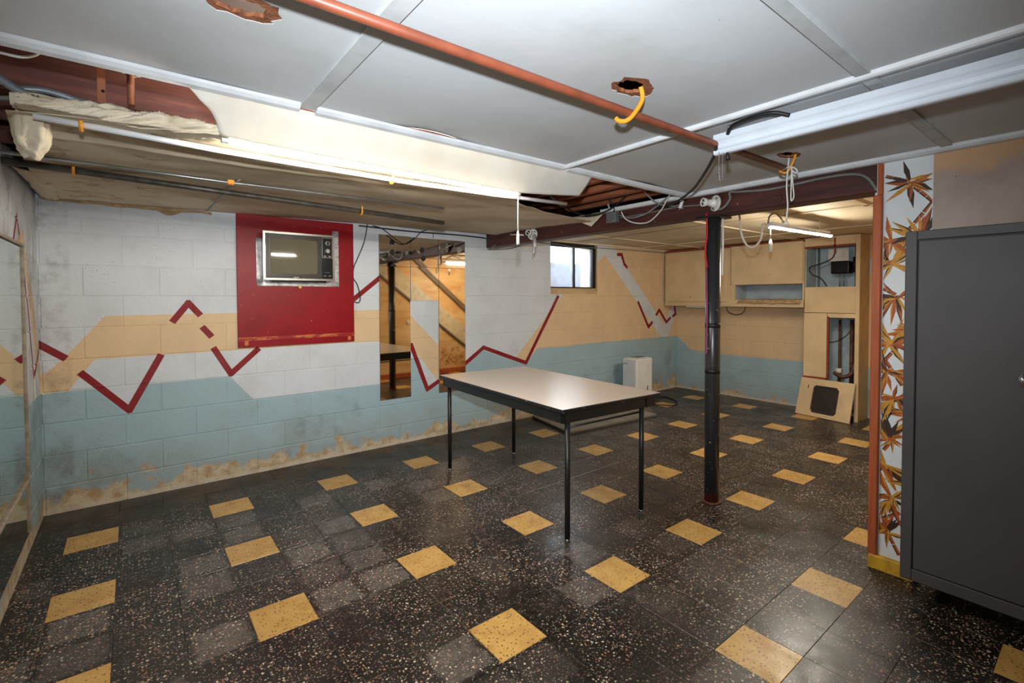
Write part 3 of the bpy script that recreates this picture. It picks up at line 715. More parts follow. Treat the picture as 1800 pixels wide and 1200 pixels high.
for i in range(3):
    for j in range(3):
        x0, x1, y0, y1 = XS[i] + .002, XS[i + 1] - .002, YS_[j + 1] + .002, YS_[j] - .002
        big, small = [], []
        for (c, rx, ry, sd) in HOLES:
            if x0 < c[0] < x1 and y0 < c[1] < y1:
                big.append(ragged(c[0], c[1], rx, ry, 26, .16, random.Random(sd))); small.append(ragged(c[0] - rx * .12, c[1] + ry * .08, rx * .66, ry * .62, 26, .2, random.Random(sd + 1)))
        yb = y1 - .16 if j == 0 else y1
        p = holed_sheet(x0, x1, y0, yb, big, CZ, CZ + .0015, 'ceiling_panel', 'ceiling', ceil)
        holed_sheet(x0, x1, y0, yb, small, CZ + .0016, CZ + .012, 'board_core', 'fiber', p)
        if j == 0:
            lo_, hi_, am = [(-1.15, -.72, .006), (-.45, .12, .017), (.95, 1.66, .014)][i]
            def lift(u, v, dz=0.0):
                x = x0 + (x1 - x0) * u; q = (x - lo_) / (hi_ - lo_); b_ = math.sin(PI * q) ** 2 if 0 < q < 1 else 0
                return (x, yb + (y1 - yb) * v, CZ + dz + am * b_ * v * v)
            MB().grid(lambda u, v: lift(1 - u, v), 40, 8).build('lifted_edge', 'ceiling', p)
            MB().grid(lambda u, v: lift(u, v, .010), 40, 8).build('lifted_core', 'fiber', p)
def flat_batten(x0, x1, y0, y1, name='batten', mat='batten', t=.008):
    return MB().box(x0, x1, y0, y1, CZ - t, CZ).build(name, mat, ceil, bevel=.0015)
flat_batten(-.700, -.645, YR, EY + .006); flat_batten(XL, .58, -3.10, -3.06); flat_batten(.615, XP, -3.10, -3.06); flat_batten(XL, XP, -4.40, -4.36)
MB().prism([(.582, CZ), (.584, CZ - .012), (.590, CZ - .017), (.602, CZ - .017), (.611, CZ - .010), (.613, CZ)], 1, YR, EY).build('moulding', 'trim_white', ceil)
qr = [(EY - .026, CZ), (EY - .026, CZ - .010), (EY - .015, CZ - .020), (EY + .004, CZ - .024), (EY + .006, CZ)]
for a, b in ((XL, -.70), (-.645, .578), (.615, 1.72)): MB().prism(qr, 0, a, b).build('edge_moulding', 'trim_white', ceil)
MB().prism([(1.70, CZ), (1.702, CZ - .014), (1.712, CZ - .024), (1.738, CZ - .026), (1.738, CZ)], 1, YR, -1.05).build('edge_moulding', 'trim_white', ceil)
# joists and boards above
for y in (-1.30, -.90, -.50, -.10, .30):
    MB().box(XL, 1.0, y, y + .045, 2.06, TOP).build('joist', 'joist', ceil, bevel=.003)
for x in (1.02, 1.24, 1.46, 1.66):
    MB().box(x, x + .05, -1.76, YB, 2.055 + (x - 1) * .02, 2.2).build('joist', 'joist_y', ceil, bevel=.003)
# far bay
cf = tag(MB().box(1.90, XF, YS, YB, CZ + .005, CZ + .03).build('ceiling_far', 'ceiling_far'), 'cream ceiling of the bay beyond the beam', kind='structure')
for y in (.05, -1.17, -2.39): MB().box(1.9, XF, y - .02, y + .02, CZ - .004, CZ + .005).build('batten', 'ceiling_far', cf, bevel=.001)
for x in (3.12, 4.34): MB().box(x - .02, x + .02, YS, YB, CZ - .004, CZ + .005).build('batten', 'ceiling_far', cf, bevel=.001)
MB().box(1.90, 1.945, YS, YB, CZ - .03, CZ + .005).build('edge_moulding', 'ceiling_far', cf, bevel=.004)
MB().box(2.0, XF, YB - .03, YB, CZ - .02, CZ + .005).build('edge_moulding', 'ceiling_far', cf, bevel=.004)

# ------------------------------------------------------------------ beam and post
bt = thing('support_beam', (1.83, -1.1, 1.89), 'dark brown timber beam crossing the room above the black post', 'beam')
MB().box(1.77, 1.90, YS + .04, YB - .002, 1.885, 2.035).build('beam_timber', 'beam', bt, bevel=.006)
MB().box(1.765, 1.905, YS + .04, -1.0, 2.035, 2.06).build('top_plate', 'beam', bt)
for y, z in ((-.55, 1.93), (-1.5, 1.90), (-2.1, 1.935)): MB().cyl((1.768, y, z), (1.772, y, z), .006, n=8).build('nail_head', 'conduit', bt)
MB().cyl((1.764, -2.33, 1.925), (1.771, -2.33, 1.925), .028, n=20).build('plug_disc', 'beam', bt)
pt = thing('support_post', (1.83, -1.91, 0), 'black round steel post standing under the brown beam', 'post')
MB().cyl((1.83, -1.91, .012), (1.83, -1.91, 1.884), .046, n=28).build('pipe_column', 'post', pt)
MB().box(1.75, 1.91, -1.99, -1.83, 1.872, 1.885).build('cap_plate', 'black_metal', pt)
MB().cyl((1.83, -1.91, 0), (1.83, -1.91, .014), .062, n=20).build('base_ring', 'rust_pipe', pt)
for z in (.86, 1.16): MB().cyl((1.83, -1.91, z), (1.83, -1.91, z + .03), .0475, n=24).build('tape_band', 'black_rubber', pt)

# ------------------------------------------------------------------ metal locker
lc = thing('metal_locker', (1.6, -3.44, 0), 'tall dark grey metal locker standing against the bare plaster wall', 'locker')
LX = 1.50
MB().box(LX + .02, XP - .03, -3.90, -2.985, .11, 1.645).build('body', 'locker', lc, bevel=.004)
MB().box(LX, LX + .02, -3.026, -2.985, .11, 1.645).build('face_frame', 'locker', lc, bevel=.003)
MB().box(LX, LX + .02, -3.90, -3.86, .11, 1.645).build('face_frame', 'locker', lc, bevel=.003)
MB().box(LX, LX + .02, -3.86, -3.026, 1.606, 1.645).build('face_frame', 'locker', lc, bevel=.003)
MB().box(LX, LX + .02, -3.86, -3.026, .11, .162).build('face_frame', 'locker', lc, bevel=.003)
for y0, y1, hy in ((-3.441, -3.031, -3.352), (-3.856, -3.446, -3.53)):
    d = MB().box(LX - .002, LX + .019, y0, y1, .167, 1.601).build('door', 'locker', lc, bevel=.003)
    MB().cyl((LX - .002, hy, 1.046), (LX - .02, hy, 1.046), .012, n=14).tube(smooth_path([(LX - .018, hy, 1.06), (LX - .028, hy, 1.045), (LX - .024, hy, 1.02)], 5), .008, 8).build('handle', 'chrome', d)
for x in (LX + .13, XP - .06):
    for y in (-3.10, -3.80): MB().cyl((x, y, 0), (x, y, .11), .014, n=10).build('foot', 'black_metal', lc)

# ------------------------------------------------------------------ table
TB = thing('work_table', (1.10, -1.0, 0), 'rectangular laminate top table with four thin black metal legs', 'table')
RT = Matrix.Rotation(math.radians(-3.0), 3, 'Z'); TC = Vector((1.098, -1.003, 0))
HW, HL, TH = .415, .735, .752
def tb(x0, x1, y0, y1, z0, z1): return MB().box(x0, x1, y0, y1, z0, z1, RT, TC)
tb(-HW, HW, -HL, HL, TH - .022, TH - .0012).build('edge_band', 'edge_chip', TB, bevel=.003)
tb(-HW + .003, HW - .003, -HL + .003, HL - .003, TH - .003, TH).build('table_top', 'laminate', TB)
ia = .022
for (a, b, c, d) in ((-HW + ia, -HW + ia + .02, -HL + ia, HL - ia), (HW - ia - .10, HW - ia - .08, -HL + ia, HL - ia), (-HW + ia, HW - ia, -HL + ia, -HL + ia + .02), (-HW + ia, HW - ia, HL - ia - .02, HL - ia)):
    tb(a, b, c, d, TH - .085, TH - .022).build('apron', 'black_metal', TB, bevel=.002)
def tp(x, y, z): return RT @ Vector((x, y, z)) + TC
LEG = [Vector(q) for q in ((0.784,-0.301,0.000), (1.421,-0.312,0.000), (0.718,-1.679,0.000), (1.350,-1.705,0.000))]
for p in LEG:
    g = MB(); g.cyl((p.x, p.y, .012), (p.x, p.y, TH - .05), .0155, n=16); l = g.build('leg', 'black_metal', TB)
    MB().cyl((p.x, p.y, 0), (p.x, p.y, .014), .017, .014, n=16).build('glide', 'chrome', l)
MB().tube([LEG[2] + Vector((0, 0, TH - .115)), LEG[3] + Vector((0, 0, TH - .115))], .006, 8).build('cross_bar', 'black_metal', TB)
MB().tube([LEG[0] + Vector((0, 0, TH - .10)), LEG[1] + Vector((0, 0, TH - .10))], .006, 8).build('cross_bar', 'black_metal', TB)

# ------------------------------------------------------------------ red board, tape, television
rb = thing('red_board', (-.1, YB - .01, .985), 'dark red painted board fixed to the block wall around the television', 'board')
MB().box(-.545, .347, YB - .024, YB - .002, .985, 2.003).build('panel', 'red_board', rb, bevel=.002)
MB().box(-.545, .347, YB - .029, YB - .024, 1.035, 1.062).build('wear_strip', 'red_worn', rb)
for x in (-.49, .30): MB().box(x - .014, x + .014, YB - .034, YB - .024, .998, 1.045).build('hinge', 'red_worn', rb, bevel=.002)
MB().cyl((-.10, YB - .024, 1.452), (-.10, YB - .04, 1.452), .014, n=16).build('lock_knob', 'brass', rb)
def tape(x0, x1, z0, z1, r_=0.0):
    def fn(u, v):
        x = x0 + (x1 - x0) * u; z = z0 + (z1 - z0) * v
        return (x + r_ * noise.noise((x * 40, z * 40, 1)), YB - .026 - .004 * abs(noise.noise((x * 18, z * 18, 4))), z)
    MB().grid(fn, 10, 10).build('duct_tape', 'tape', rb, solid=.0008)
tape(-.415, -.372, 1.48, 1.828, .002); tape(-.41, .218, 1.456, 1.512, .002); tape(.165, .218, 1.46, 1.926, .002)
for i in range(26):
    x, z = rnd.uniform(-.53, -.40), rnd.uniform(1.2, 1.97)
    if i > 15: x, z = rnd.uniform(-.5, .33), rnd.choice([rnd.uniform(1.91, 1.98), rnd.uniform(1.07, 1.3)])
    MB().cyl((x, YB - .0238, z), (x, YB - .0262, z), .0035, n=6).build('screw', 'black_metal' if i % 2 else 'red_worn', rb)
tv = thing('television', (-.11, .52, 1.50), 'old silver trimmed television set into the red board', 'television')
tx0, tx1, tz0, tz1, ty = -.384, .152, 1.502, 1.875, .47
MB().box(tx0 + .008, tx1 - .008, ty + .012, YB - .0255, tz0 + .008, tz1 - .008).build('cabinet', 'tv_brown', tv, bevel=.004)
MB().box(tx0 + .06, tx1 - .06, ty + .02, YB - .024, tz0 - .012, tz0 + .01).build('foot_rail', 'tv_black', tv, bevel=.004)
def frame(x0, x1, z0, z1, t, y0, y1, name, mat, par, bev=.003):
    g = MB(); g.box(x0, x1, y0, y1, z1 - t, z1).box(x0, x1, y0, y1, z0, z0 + t).box(x0, x0 + t, y0, y1, z0 + t, z1 - t).box(x1 - t, x1, y0, y1, z0 + t, z1 - t)
    return g.build(name, mat, par)
frame(tx0, tx1, tz0, tz1, .015, ty - .004, ty + .02, 'silver_frame', 'tv_silver', tv)
MB().box(tx0 + .014, tx1 - .014, ty + .006, ty + .014, tz0 + .014, tz1 - .014).build('bezel', 'tv_brown', tv)
sx0, sx1, sz0, sz1 = tx0 + .055, tx0 + .40, tz0 + .05, tz1 - .05
frame(sx0 - .02, sx1 + .02, sz0 - .018, sz1 + .018, .018, ty - .001, ty + .012, 'screen_surround', 'tv_brown', tv)
def scr(u, v):
    a, b = u * 2 - 1, v * 2 - 1
    hw, hh = (sx1 - sx0) / 2, (sz1 - sz0) / 2
    x = a * hw * (1 - .02 * b * b); z = b * hh * (1 - .035 * a * a)
    return ((sx0 + sx1) / 2 + x, ty + .0035 - .006 * (1 - a * a) - .006 * (1 - b * b), (sz0 + sz1) / 2 + z)
g = MB().grid(scr, 24, 18); so = g.build('screen', 'screen', tv)
cx0, cx1 = tx0 + .435, tx1 - .018
cp = MB().box(cx0, cx1, ty - .001, ty + .008, tz0 + .022, tz1 - .022).build('control_panel', 'tv_black', tv, bevel=.001)
frame(cx0, cx1, tz1 - .185, tz1 - .022, .003, ty - .003, ty + .002, 'dial_frame', 'tv_silver', tv)
for zc, rr_ in ((tz1 - .068, .021), (tz1 - .130, .020)):
    kx = (cx0 + cx1) / 2
    kb = MB().cyl((kx, ty - .001, zc), (kx, ty - .022, zc), rr_, rr_ * .8, n=22).build('channel_knob', 'tv_silver', cp)
    MB().cyl((kx, ty - .022, zc), (kx, ty - .026, zc), rr_ * .45, n=16).box(kx - .003, kx + .003, ty - .028, ty - .022, zc - rr_ * .7, zc + rr_ * .7).build('knob_grip', 'tv_black' if rr_ > .0205 else 'chrome', kb)
for zc in (tz1 - .172, tz0 + .04):
    for dx in (-.02, .018): MB().box((cx0 + cx1) / 2 + dx - .009, (cx0 + cx1) / 2 + dx + .009, ty - .009, ty, zc - .004, zc + .004).build('push_button', 'tv_silver', cp, bevel=.001)
MB().box((cx0 + cx1) / 2 - .02, (cx0 + cx1) / 2 + .02, ty - .0016, ty - .0008, tz0 + .066, tz0 + .068).build('label_line', 'ink_grey', cp)
bd = MB().box(-.18, -.115, ty - .004, ty + .004, tz0 + .0155, tz0 + .030).build('badge', 'tv_black', tv)
RX = Matrix.Rotation(PI / 2, 3, 'X')
text_mesh('badge_lettering', 'SONY', .014, 'ink_white', bd, (-.1475, ty - .0046, tz0 + .0228), RX)

# ------------------------------------------------------------------ mirror pieces on the mural wall
def mirror_piece(x0, x1, z0, z1, mat, label, tilt=0.0):
    R = Matrix.Rotation(tilt, 3, 'Z'); c = Vector(((x0 + x1) / 2, YB - .006, 0))
    t_ = thing('mirror_tile', ((x0 + x1) / 2, YB - .006, z0), label, 'mirror', 'mirror pieces glued to the mural wall')
    MB().box(-(x1 - x0) / 2, (x1 - x0) / 2, -.002, .003, z0, z1, R, c).build('mirror_glass', mat, t_)
    MB().box(-(x1 - x0) / 2 - .0015, (x1 - x0) / 2 + .0015, .003, .0055, z0 - .0015, z1 + .0015, R, c).build('backing', 'black_metal', t_)
mirror_piece(.588, .893, 1.652, 1.935, 'mirror_spot', 'small square mirror above the tall mirror nearest the red board', .002)
mirror_piece(.588, .890, .428, 1.649, 'mirror_amber', 'tall narrow amber mirror nearest the red board', .0)
mirror_piece(.896, 1.193, 1.655, 1.932, 'mirror_spot', 'spotted square mirror at the top of the middle column', -.003)
mirror_piece(.896, 1.193, 1.336, 1.652, 'mirror_spot', 'spotted square mirror, lower one of the middle column', .002)
mirror_piece(1.196, 1.502, 1.655, 1.932, 'mirror_spot', 'square mirror above the tall mirror nearest the window', .004)
mirror_piece(1.198, 1.503, .424, 1.652, 'mirror_amber', 'tall narrow amber mirror nearest the window', .001)

# ------------------------------------------------------------------ large mirror on the left wall
lm = thing('wall_mirror', (XL + .01, -1.2, .12), 'large frameless mirror sheet with a wooden rail on the left block wall', 'mirror')
MB().box(XL + .004, XL + .012, -2.4, -.03, .43, 1.632).build('mirror_glass', 'mirror_clear', lm)
MB().box(XL + .004, XL + .012, -2.4, -.03, .13, .41).build('mirror_glass', 'mirror_clear', lm)
MB().box(XL + .002, XL + .022, -2.4, -.02, 1.632, 1.646).build('frame_rail', 'mirror_wood', lm)
MB().box(XL + .002, XL + .024, -2.4, .0, .408, .428).build('frame_rail', 'mirror_wood', lm, bevel=.003)
MB().box(XL + .002, XL + .020, -.03, -.024, .13, 1.64).build('frame_rail', 'mirror_wood', lm)

# ------------------------------------------------------------------ dehumidifier
dh = thing('dehumidifier', (3.97, .31, 0), 'white box shaped dehumidifier on the floor by the blue wall', 'dehumidifier')
MB().box(3.82, 4.14, .20, .42, .03, .575).build('casing', 'plastic_white', dh, bevel=.014, seg=3)
MB().box(3.80, 3.822, .208, .412, .05, .565).build('front_panel', 'plastic_front', dh, bevel=.006)
MB().box(3.86, 4.10, .225, .395, .575, .588).build('top_grille', 'plastic_front', dh, bevel=.004)
for i in range(6): MB().box(3.88 + i * .036, 3.895 + i * .036, .235, .385, .588, .591).build('grille_slat', 'grey_steel', dh)
MB().box(4.03, 4.042, .196, .201, .06, .22).build('level_window', 'tv_black', dh)
MB().box(3.797, 3.801, .30, .312, .06, .17).build('level_window', 'tv_black', dh)
for x in (3.85, 4.11):
    for y in (.23, .39): MB().cyl((x, y, 0), (x, y, .032), .014, n=10).build('foot', 'black_rubber', dh)
for i in range(5): MB().box(3.7985, 3.8003, .335 + i * .014, .345 + i * .014, .505, .517 + (i % 2) * .004).build('logo_mark', 'ink_grey', dh)
cord = MB().tube(smooth_path([(4.05, .22, .05), (4.0, .08, .008), (4.071,-0.063,0.007), (4.193,-0.121,0.007), (4.389,0.022,0.007), (4.481,0.274,0.007), (4.12, .19, .03)], 8), .006, 8).build('power_cord', 'black_rubber')
tag(cord, 'black power cord looped on the floor beside the dehumidifier', 'cord')

# ------------------------------------------------------------------ flat board on the floor
sb = thing('floor_board', (2.9, .1, 0), 'flat grey board lying on the floor behind the table', 'board')
MB().prism([(2.37, .54), (2.20, -.215), (3.50, -.32), (3.66, .40)], 2, .001, .014).build('lower_sheet', 'slab_edge', sb)
MB().prism([(2.36, .535), (2.21, -.20), (3.51, -.305), (3.65, .395)], 2, .0145, .028).build('upper_sheet', 'slab', sb)

# ------------------------------------------------------------------ wall cabinet on the far wall
FX = 4.95
uc = thing('wall_cabinet', (5.1, -.36, 1.237), 'long tan painted wall cabinet with an open slot on the far wall', 'cabinet')
MB().box(FX + .012, XF - .006, .552, .568, 1.25, 2.035).build('side_panel', 'tan_paint', uc)
MB().box(FX + .012, XF - .006, -1.285, -1.27, 1.25, 2.035).build('side_panel', 'tan_paint', uc)
MB().box(FX, XF - .006, -1.285, .568, 1.237, 1.262).build('bottom_board', 'tan_paint', uc)
MB().box(FX, XF - .006, -1.285, .568, 2.0, 2.03).build('top_rail', 'redwood', uc)
MB().box(FX + .008, FX + .03, -.41, .568, 1.262, 2.0).build('face_board', 'tan_paint', uc)
MB().box(FX + .006, FX + .03, -1.285, -.41, 1.262, 1.322).build('bottom_rail', 'tan_paint', uc)
MB().box(FX + .006, FX + .03, -.47, -.41, 1.322, 1.52).build('face_stile', 'tan_paint', uc)
MB().box(FX - .012, FX + .008, -.375, .556, 1.30, 1.975).build('door', 'tan_paint', uc, bevel=.003)
MB().box(FX - .014, FX + .008, -1.278, -.425, 1.515, 2.01).build('door', 'tan_paint', uc, bevel=.003)
MB().box(XF - .02, XF - .008, -1.27, -.40, 1.262, 2.0).build('niche_back', 'niche_blue', uc)
MB().box(FX + .03, XF - .02, -.47, -.46, 1.322, 1.54).build('niche_side', 'niche_blue', uc)
MB().box(FX + .03, XF - .02, -1.27, -.47, 1.322, 1.328).build('niche_floor', 'cardboard', uc)
MB().box(FX + .03, XF - .02, -1.27, -.47, 1.52, 1.53).build('niche_top', 'tan_dim', uc)
MB().cyl((FX - .012, .15, 1.36), (FX - .016, .15, 1.36), .008, n=10).build('door_peg', 'redwood', uc)
def torn(u, v):
    y = -.52 - u * .74; z = 1.335 - v * .07 * (0.6 + .6 * abs(noise.noise((y * 9, 2, 3)))); x = FX + .035 - v * .075 + .012 * noise.noise((y * 12, v * 3, 1))
    return (x, y, z + .012 * noise.noise((y * 14, v, 6)))
MB().grid(torn, 40, 5).build('torn_lining', 'cardboard', uc, solid=.0015)
us = thing('under_cabinet_lamp', (5.03, .1, 1.215), 'slim white strip lamp screwed under the tan wall cabinet', 'lamp')
MB().box(FX + .02, FX + .07, -.27, .24, 1.222, 1.237).build('housing', 'fix_white', us, bevel=.003)
MB().cyl((FX + .045, -.25, 1.218), (FX + .045, .22, 1.218), .007, n=10).build('tube', 'white_pipe', us)
tag(MB().tube(smooth_path([(FX + .05, -.34, 1.236), (FX + .05, -.36, 1.17), (FX + .05, -.46, 1.13), (FX + .05, -.56, 1.16), (FX + .05, -.59, 1.235)], 8), .005, 8).build('cable_loop', 'black_rubber'), 'black cable loop hanging under the tan wall cabinet', 'cable')

# ------------------------------------------------------------------ boxed pipe chase
ch = thing('pipe_chase', (5.13, -1.56, 0), 'tan boxed pipe chase with open meter hatches on the far wall', 'pipe enclosure')
CX = 4.965
MB().box(CX, CX + .02, -1.83, -1.79, 0, 2.035).build('right_stile', 'tan_paint', ch, bevel=.002)
MB().box(CX + .02, XF - .004, -1.83, -1.81, 0, 2.035).build('side_board', 'tan_dim', ch)
MB().box(CX, CX + .018, -1.79, -1.29, 1.18, 1.472).build('middle_panel', 'tan_paint', ch, bevel=.003)
MB().box(CX - .004, CX + .016, -1.525, -1.288, .445, 1.175).build('left_panel', 'tan_paint', ch, bevel=.003)
MB().box(CX, CX + .018, -1.79, -1.53, 1.128, 1.176).build('lintel', 'tan_paint', ch)
MB().box(CX, CX + .018, -1.79, -1.288, 1.935, 2.035).build('top_panel', 'tan_paint', ch)
MB().box(CX - .006, CX + .02, -1.79, -1.288, 1.915, 1.938).build('bare_rail', 'redwood', ch)
MB().box(CX - .006, CX + .014, -1.60, -1.585, 1.84, 2.02).build('bare_batten', 'redwood', ch)
MB().box(CX - .006, CX + .014, -1.545, -1.525, .44, 1.14).build('bare_stile', 'redwood', ch)
MB().box(CX - .008, CX + .014, -1.525, -1.288, .425, .447).build('bare_rail', 'redwood', ch)
MB().box(CX + .018, XF - .004, -1.30, -1.288, 0, 2.035).build('inner_side', 'niche_blue', ch)
MB().box(XF - .02, XF - .008, -1.81, -1.30, 0, 2.035).build('inner_back', 'niche_blue', ch)
for y, r_, m_ in ((-1.36, .012, 'grey_steel'), (-1.70, .018, 'rust_pipe'), (-1.745, .024, 'black_metal'), (-1.585, .014, 'rust_pipe')):
    MB().tube([(5.18, y, .05), (5.18, y, 1.1 if m_ == 'rust_pipe' else 2.0)], r_, 12).build('pipe', m_, ch)
MB().tube(smooth_path([(5.10, -1.56, .50), (5.08, -1.64, .46), (5.10, -1.72, .50), (5.16, -1.745, .62)], 6), .022, 12).build('trap_pipe', 'rust_pipe', ch)
MB().cyl((5.12, -1.57, .52), (5.12, -1.63, .52), .03, n=16).build('valve_body', 'porcelain', ch)
mbx = MB().box(5.06, 5.20, -1.70, -1.52, 1.62, 1.76).build('meter_box', 'tv_black', ch, bevel=.012, seg=2)
MB().box(5.05, 5.06, -1.70, -1.50, 1.76, 1.90).build('paper_tag', 'paper', ch)
MB().cyl((5.1, -1.76, 1.63), (5.1, -1.76, 1.80), .035, n=14).build('regulator', 'black_metal', ch)
MB().tube(smooth_path([(4.99, -1.585, 1.9), (5.0, -1.56, 1.80), (5.0, -1.45, 1.74), (5.0, -1.33, 1.70), (5.02, -1.35, 1.62), (5.02, -1.44, 1.57), (5.05, -1.49, 1.48)], 7), .006, 8).build('cable', 'black_rubber', ch)
MB().tube(smooth_path([(5.0, -1.45, .84), (5.0, -1.6, .86), (5.0, -1.70, .93), (5.02, -1.74, 1.0)], 6), .005, 8).build('cable', 'black_rubber', ch)
for y in (-1.60, -1.64): MB().cyl((5.1, y, 1.475), (5.1, y, 1.62), .008, n=8).build('meter_pipe', 'grey_steel', ch)
MB().box(4.99, XF - .02, -1.81, -1.30, 1.455, 1.47).build('shelf', 'niche_blue', ch)

# leaning panel with a square cut-out
lp = thing('leaning_panel', (4.88, -1.52, 0), 'tan panel with a large square cutout leaning against the pipe chase', 'panel')
BL, BR, TL, TR = Vector((4.905, -1.232, .006)), Vector((4.815, -1.80, .004)), Vector((4.94, -1.285, .43)), Vector((4.935, -1.815, .42))
nrm = (BR - BL).cross(TL - BL).normalized(); nrm = nrm if nrm.x < 0 else -nrm
def pq(u, v, d=0): return BL.lerp(BR, u).lerp(TL.lerp(TR, u), v) + nrm * d
oct_ = [(.30, .10), (.70, .10), (.745, .17), (.745, .76), (.70, .83), (.30, .83), (.262, .76), (.262, .19)]
loops = [[(0, 0), (1, 0), (1, 1), (0, 1)], oct_[::-1]]
tri = tessellate_polygon([[Vector((p[0], p[1], 0)) for p in L] for L in loops]); flat = loops[0] + loops[1]; n = len(flat)
g = MB(); v = [pq(p[0], p[1], .008) for p in flat] + [pq(p[0], p[1], -.008) for p in flat]; f = [tuple(t_) for t_ in tri] + [tuple(i + n for i in t_) for t_ in tri]
f += [(i, (i + 1) % 4, n + (i + 1) % 4, n + i) for i in range(4)] + [(4 + i, 4 + (i + 1) % 8, n + 4 + (i + 1) % 8, n + 4 + i) for i in range(8)]
g.add(v, f); po = g.build('panel', 'tan_paint', lp)
bm = bmesh.new(); bm.from_mesh(po.data); bmesh.ops.recalc_face_normals(bm, faces=bm.faces); bm.to_mesh(po.data); bm.free()
MB().add([pq(.25, .08, -.0085), pq(.76, .08, -.0085), pq(.76, .85, -.0085), pq(.25, .85, -.0085), pq(.25, .08, -.0125), pq(.76, .08, -.0125), pq(.76, .85, -.0125), pq(.25, .85, -.0125)],
         [(0, 1, 2, 3), (7, 6, 5, 4), (0, 4, 5, 1), (1, 5, 6, 2), (2, 6, 7, 3), (3, 7, 4, 0)]).build('dark_glass', 'tv_brown', lp)
MB().add([pq(.155, .72, .0085), pq(.175, .72, .0085), pq(.18, .97, .0085), pq(.16, .97, .0085)], [(0, 1, 2, 3)]).build('stain_streak', 'redwood', lp, solid=.0008)

# ------------------------------------------------------------------ pipes under the ceiling
def hook(p, r, par, name='hook', mat='yellow_hook', side=-1, h=.07):
    """J shaped strap round a pipe at point p (pipe along x)"""
    p = Vector(p); pts = [p + Vector((0, side * (r + .006), h))] + [p + Vector((0, side * (r + .006) * math.cos(a), -(r + .006) * math.sin(a))) for a in [i * PI * 1.08 / 8 for i in range(9)]]
    return MB().tube(smooth_path(pts, 3), .006, 8).build(name, mat, par)
op = thing('orange_ceiling_pipe', (.2, -2.51, 1.97), 'long orange painted pipe hung just below the white ceiling panels', 'pipe')
MB().tube([(-1.62, -2.505, 1.988), (-.4, -2.525, 1.986), (.6, -2.540, 1.984), (1.345, -2.560, 1.983)], .0132, 14).build('pipe', 'orange_pipe', op)
hk = MB().tube(smooth_path([(0.137,-2.598,2.045), (0.156,-2.590,2.010), (.165, -2.548, 1.976), (.16, -2.52, 1.962), (.152, -2.497, 1.967), (.148, -2.487, 1.978)], 6), .008, 10).build('hook', 'yellow_hook', op)
MB().tube(smooth_path([(1.335, -2.60, 2.05), (1.33, -2.585, 2.0), (1.325, -2.56, 1.962), (1.32, -2.53, 1.975)], 5), .006, 8).build('hook', 'yellow_hook', op)
wpz = thing('white_ceiling_pipe', (-.2, -1.5, 1.89), 'white plastic pipe carrying the sagging canvas behind the lit tube', 'pipe')
MB().tube([(-1.40, -1.5, 1.922), (-.9, -1.5, 1.908), (-.2, -1.5, 1.902), (.4, -1.5, 1.910), (.885, -1.5, 1.924)], .0105, 12).build('pipe', 'white_pipe', wpz)
for x, z in ((-1.29, 1.918), (-.23, 1.902)): hook((x, -1.5, z), .0105, wpz, h=.03)
bp = thing('dark_steel_pipe', (-.4, -.60, 1.87), 'dark steel pipe hung under the canvas close to the red board', 'pipe')
MB().tube([(-1.60, -.60, 1.954), (-.76, -.60, 1.928), (.566, -.60, 1.889)], .0155, 14).build('pipe', 'steel_dark', bp)
for x in (-1.37, -.03): hook((x, -.60, 1.951 - (x + 1.5) * .0300), .0155, bp, h=.03)
cd = thing('metal_conduit', (-.4, -.70, 1.95), 'thin galvanised conduit under the canvas between the two pipes', 'conduit')
MB().tube([(-1.62, -.85, 1.938), (-.79, -.85, 1.930), (.42, -.85, 1.939)], .008, 10).build('pipe', 'conduit', cd)
MB().box(-.795, -.765, -.865, -.835, 1.918, 1.943).build('clamp', 'yellow_hook', cd, bevel=.003)

# ------------------------------------------------------------------ canvas
cv = thing('canvas_sheet', (0, -.6, 1.9), 'stained beige canvas sheet sagging under the open joists', 'drop cloth')
def interp(tab, t):
    for (a, b), (c, d) in zip(tab[:-1], tab[1:]):
        if t <= c: return b + (d - b) * max(0.0, (t - a) / (c - a))
    return tab[-1][1]
ZT = [(-1.63, 1.922), (-1.5, 1.927), (-1.1, 1.962), (-.85, 1.972), (-.6, 1.986), (-.3, 1.996), (.3, 2.003), (.575, 2.009)]
XLT = [(-1.70, -.93), (-1.6, -1.15), (-1.5, -1.46), (-1.1, -1.50), (-.6, -1.53), (.2, -1.57), (.58, -1.60)]
XRT = [(-1.70, .36), (-1.6, .44), (-1.38, .60), (-1.2, .85), (-1.09, 1.05), (-1.03, 1.30), (-.98, 1.66), (-.9, 1.755), (.58, 1.762)]
def under(u, v):
    y = -1.63 + 2.205 * v; xl, xr = interp(XLT, y), interp(XRT, y); x = xl + (xr - xl) * u
    z = interp(ZT, y) + (x * .012 if y > -1.2 else 0)
    e = min(1, max(0, (.59 - y) * 5)); eb = min(1, (y + 1.63) * 5)
    z += (.010 * noise.noise((x * 1.7, y * 2.3, .5)) + .005 * noise.noise((x * 5, y * 6, 2.2))) * e * eb
    ragged_ = .02 * noise.noise((x * 8, y * 8, 5)) * (u ** 8)
    z -= .02 * (u ** 6) * (1 if y > -1.4 else 0) * e
    return (x + ragged_, y, z)
MB().grid(under, 110, 80).build('under_sheet', 'canvas', cv, solid=.002)
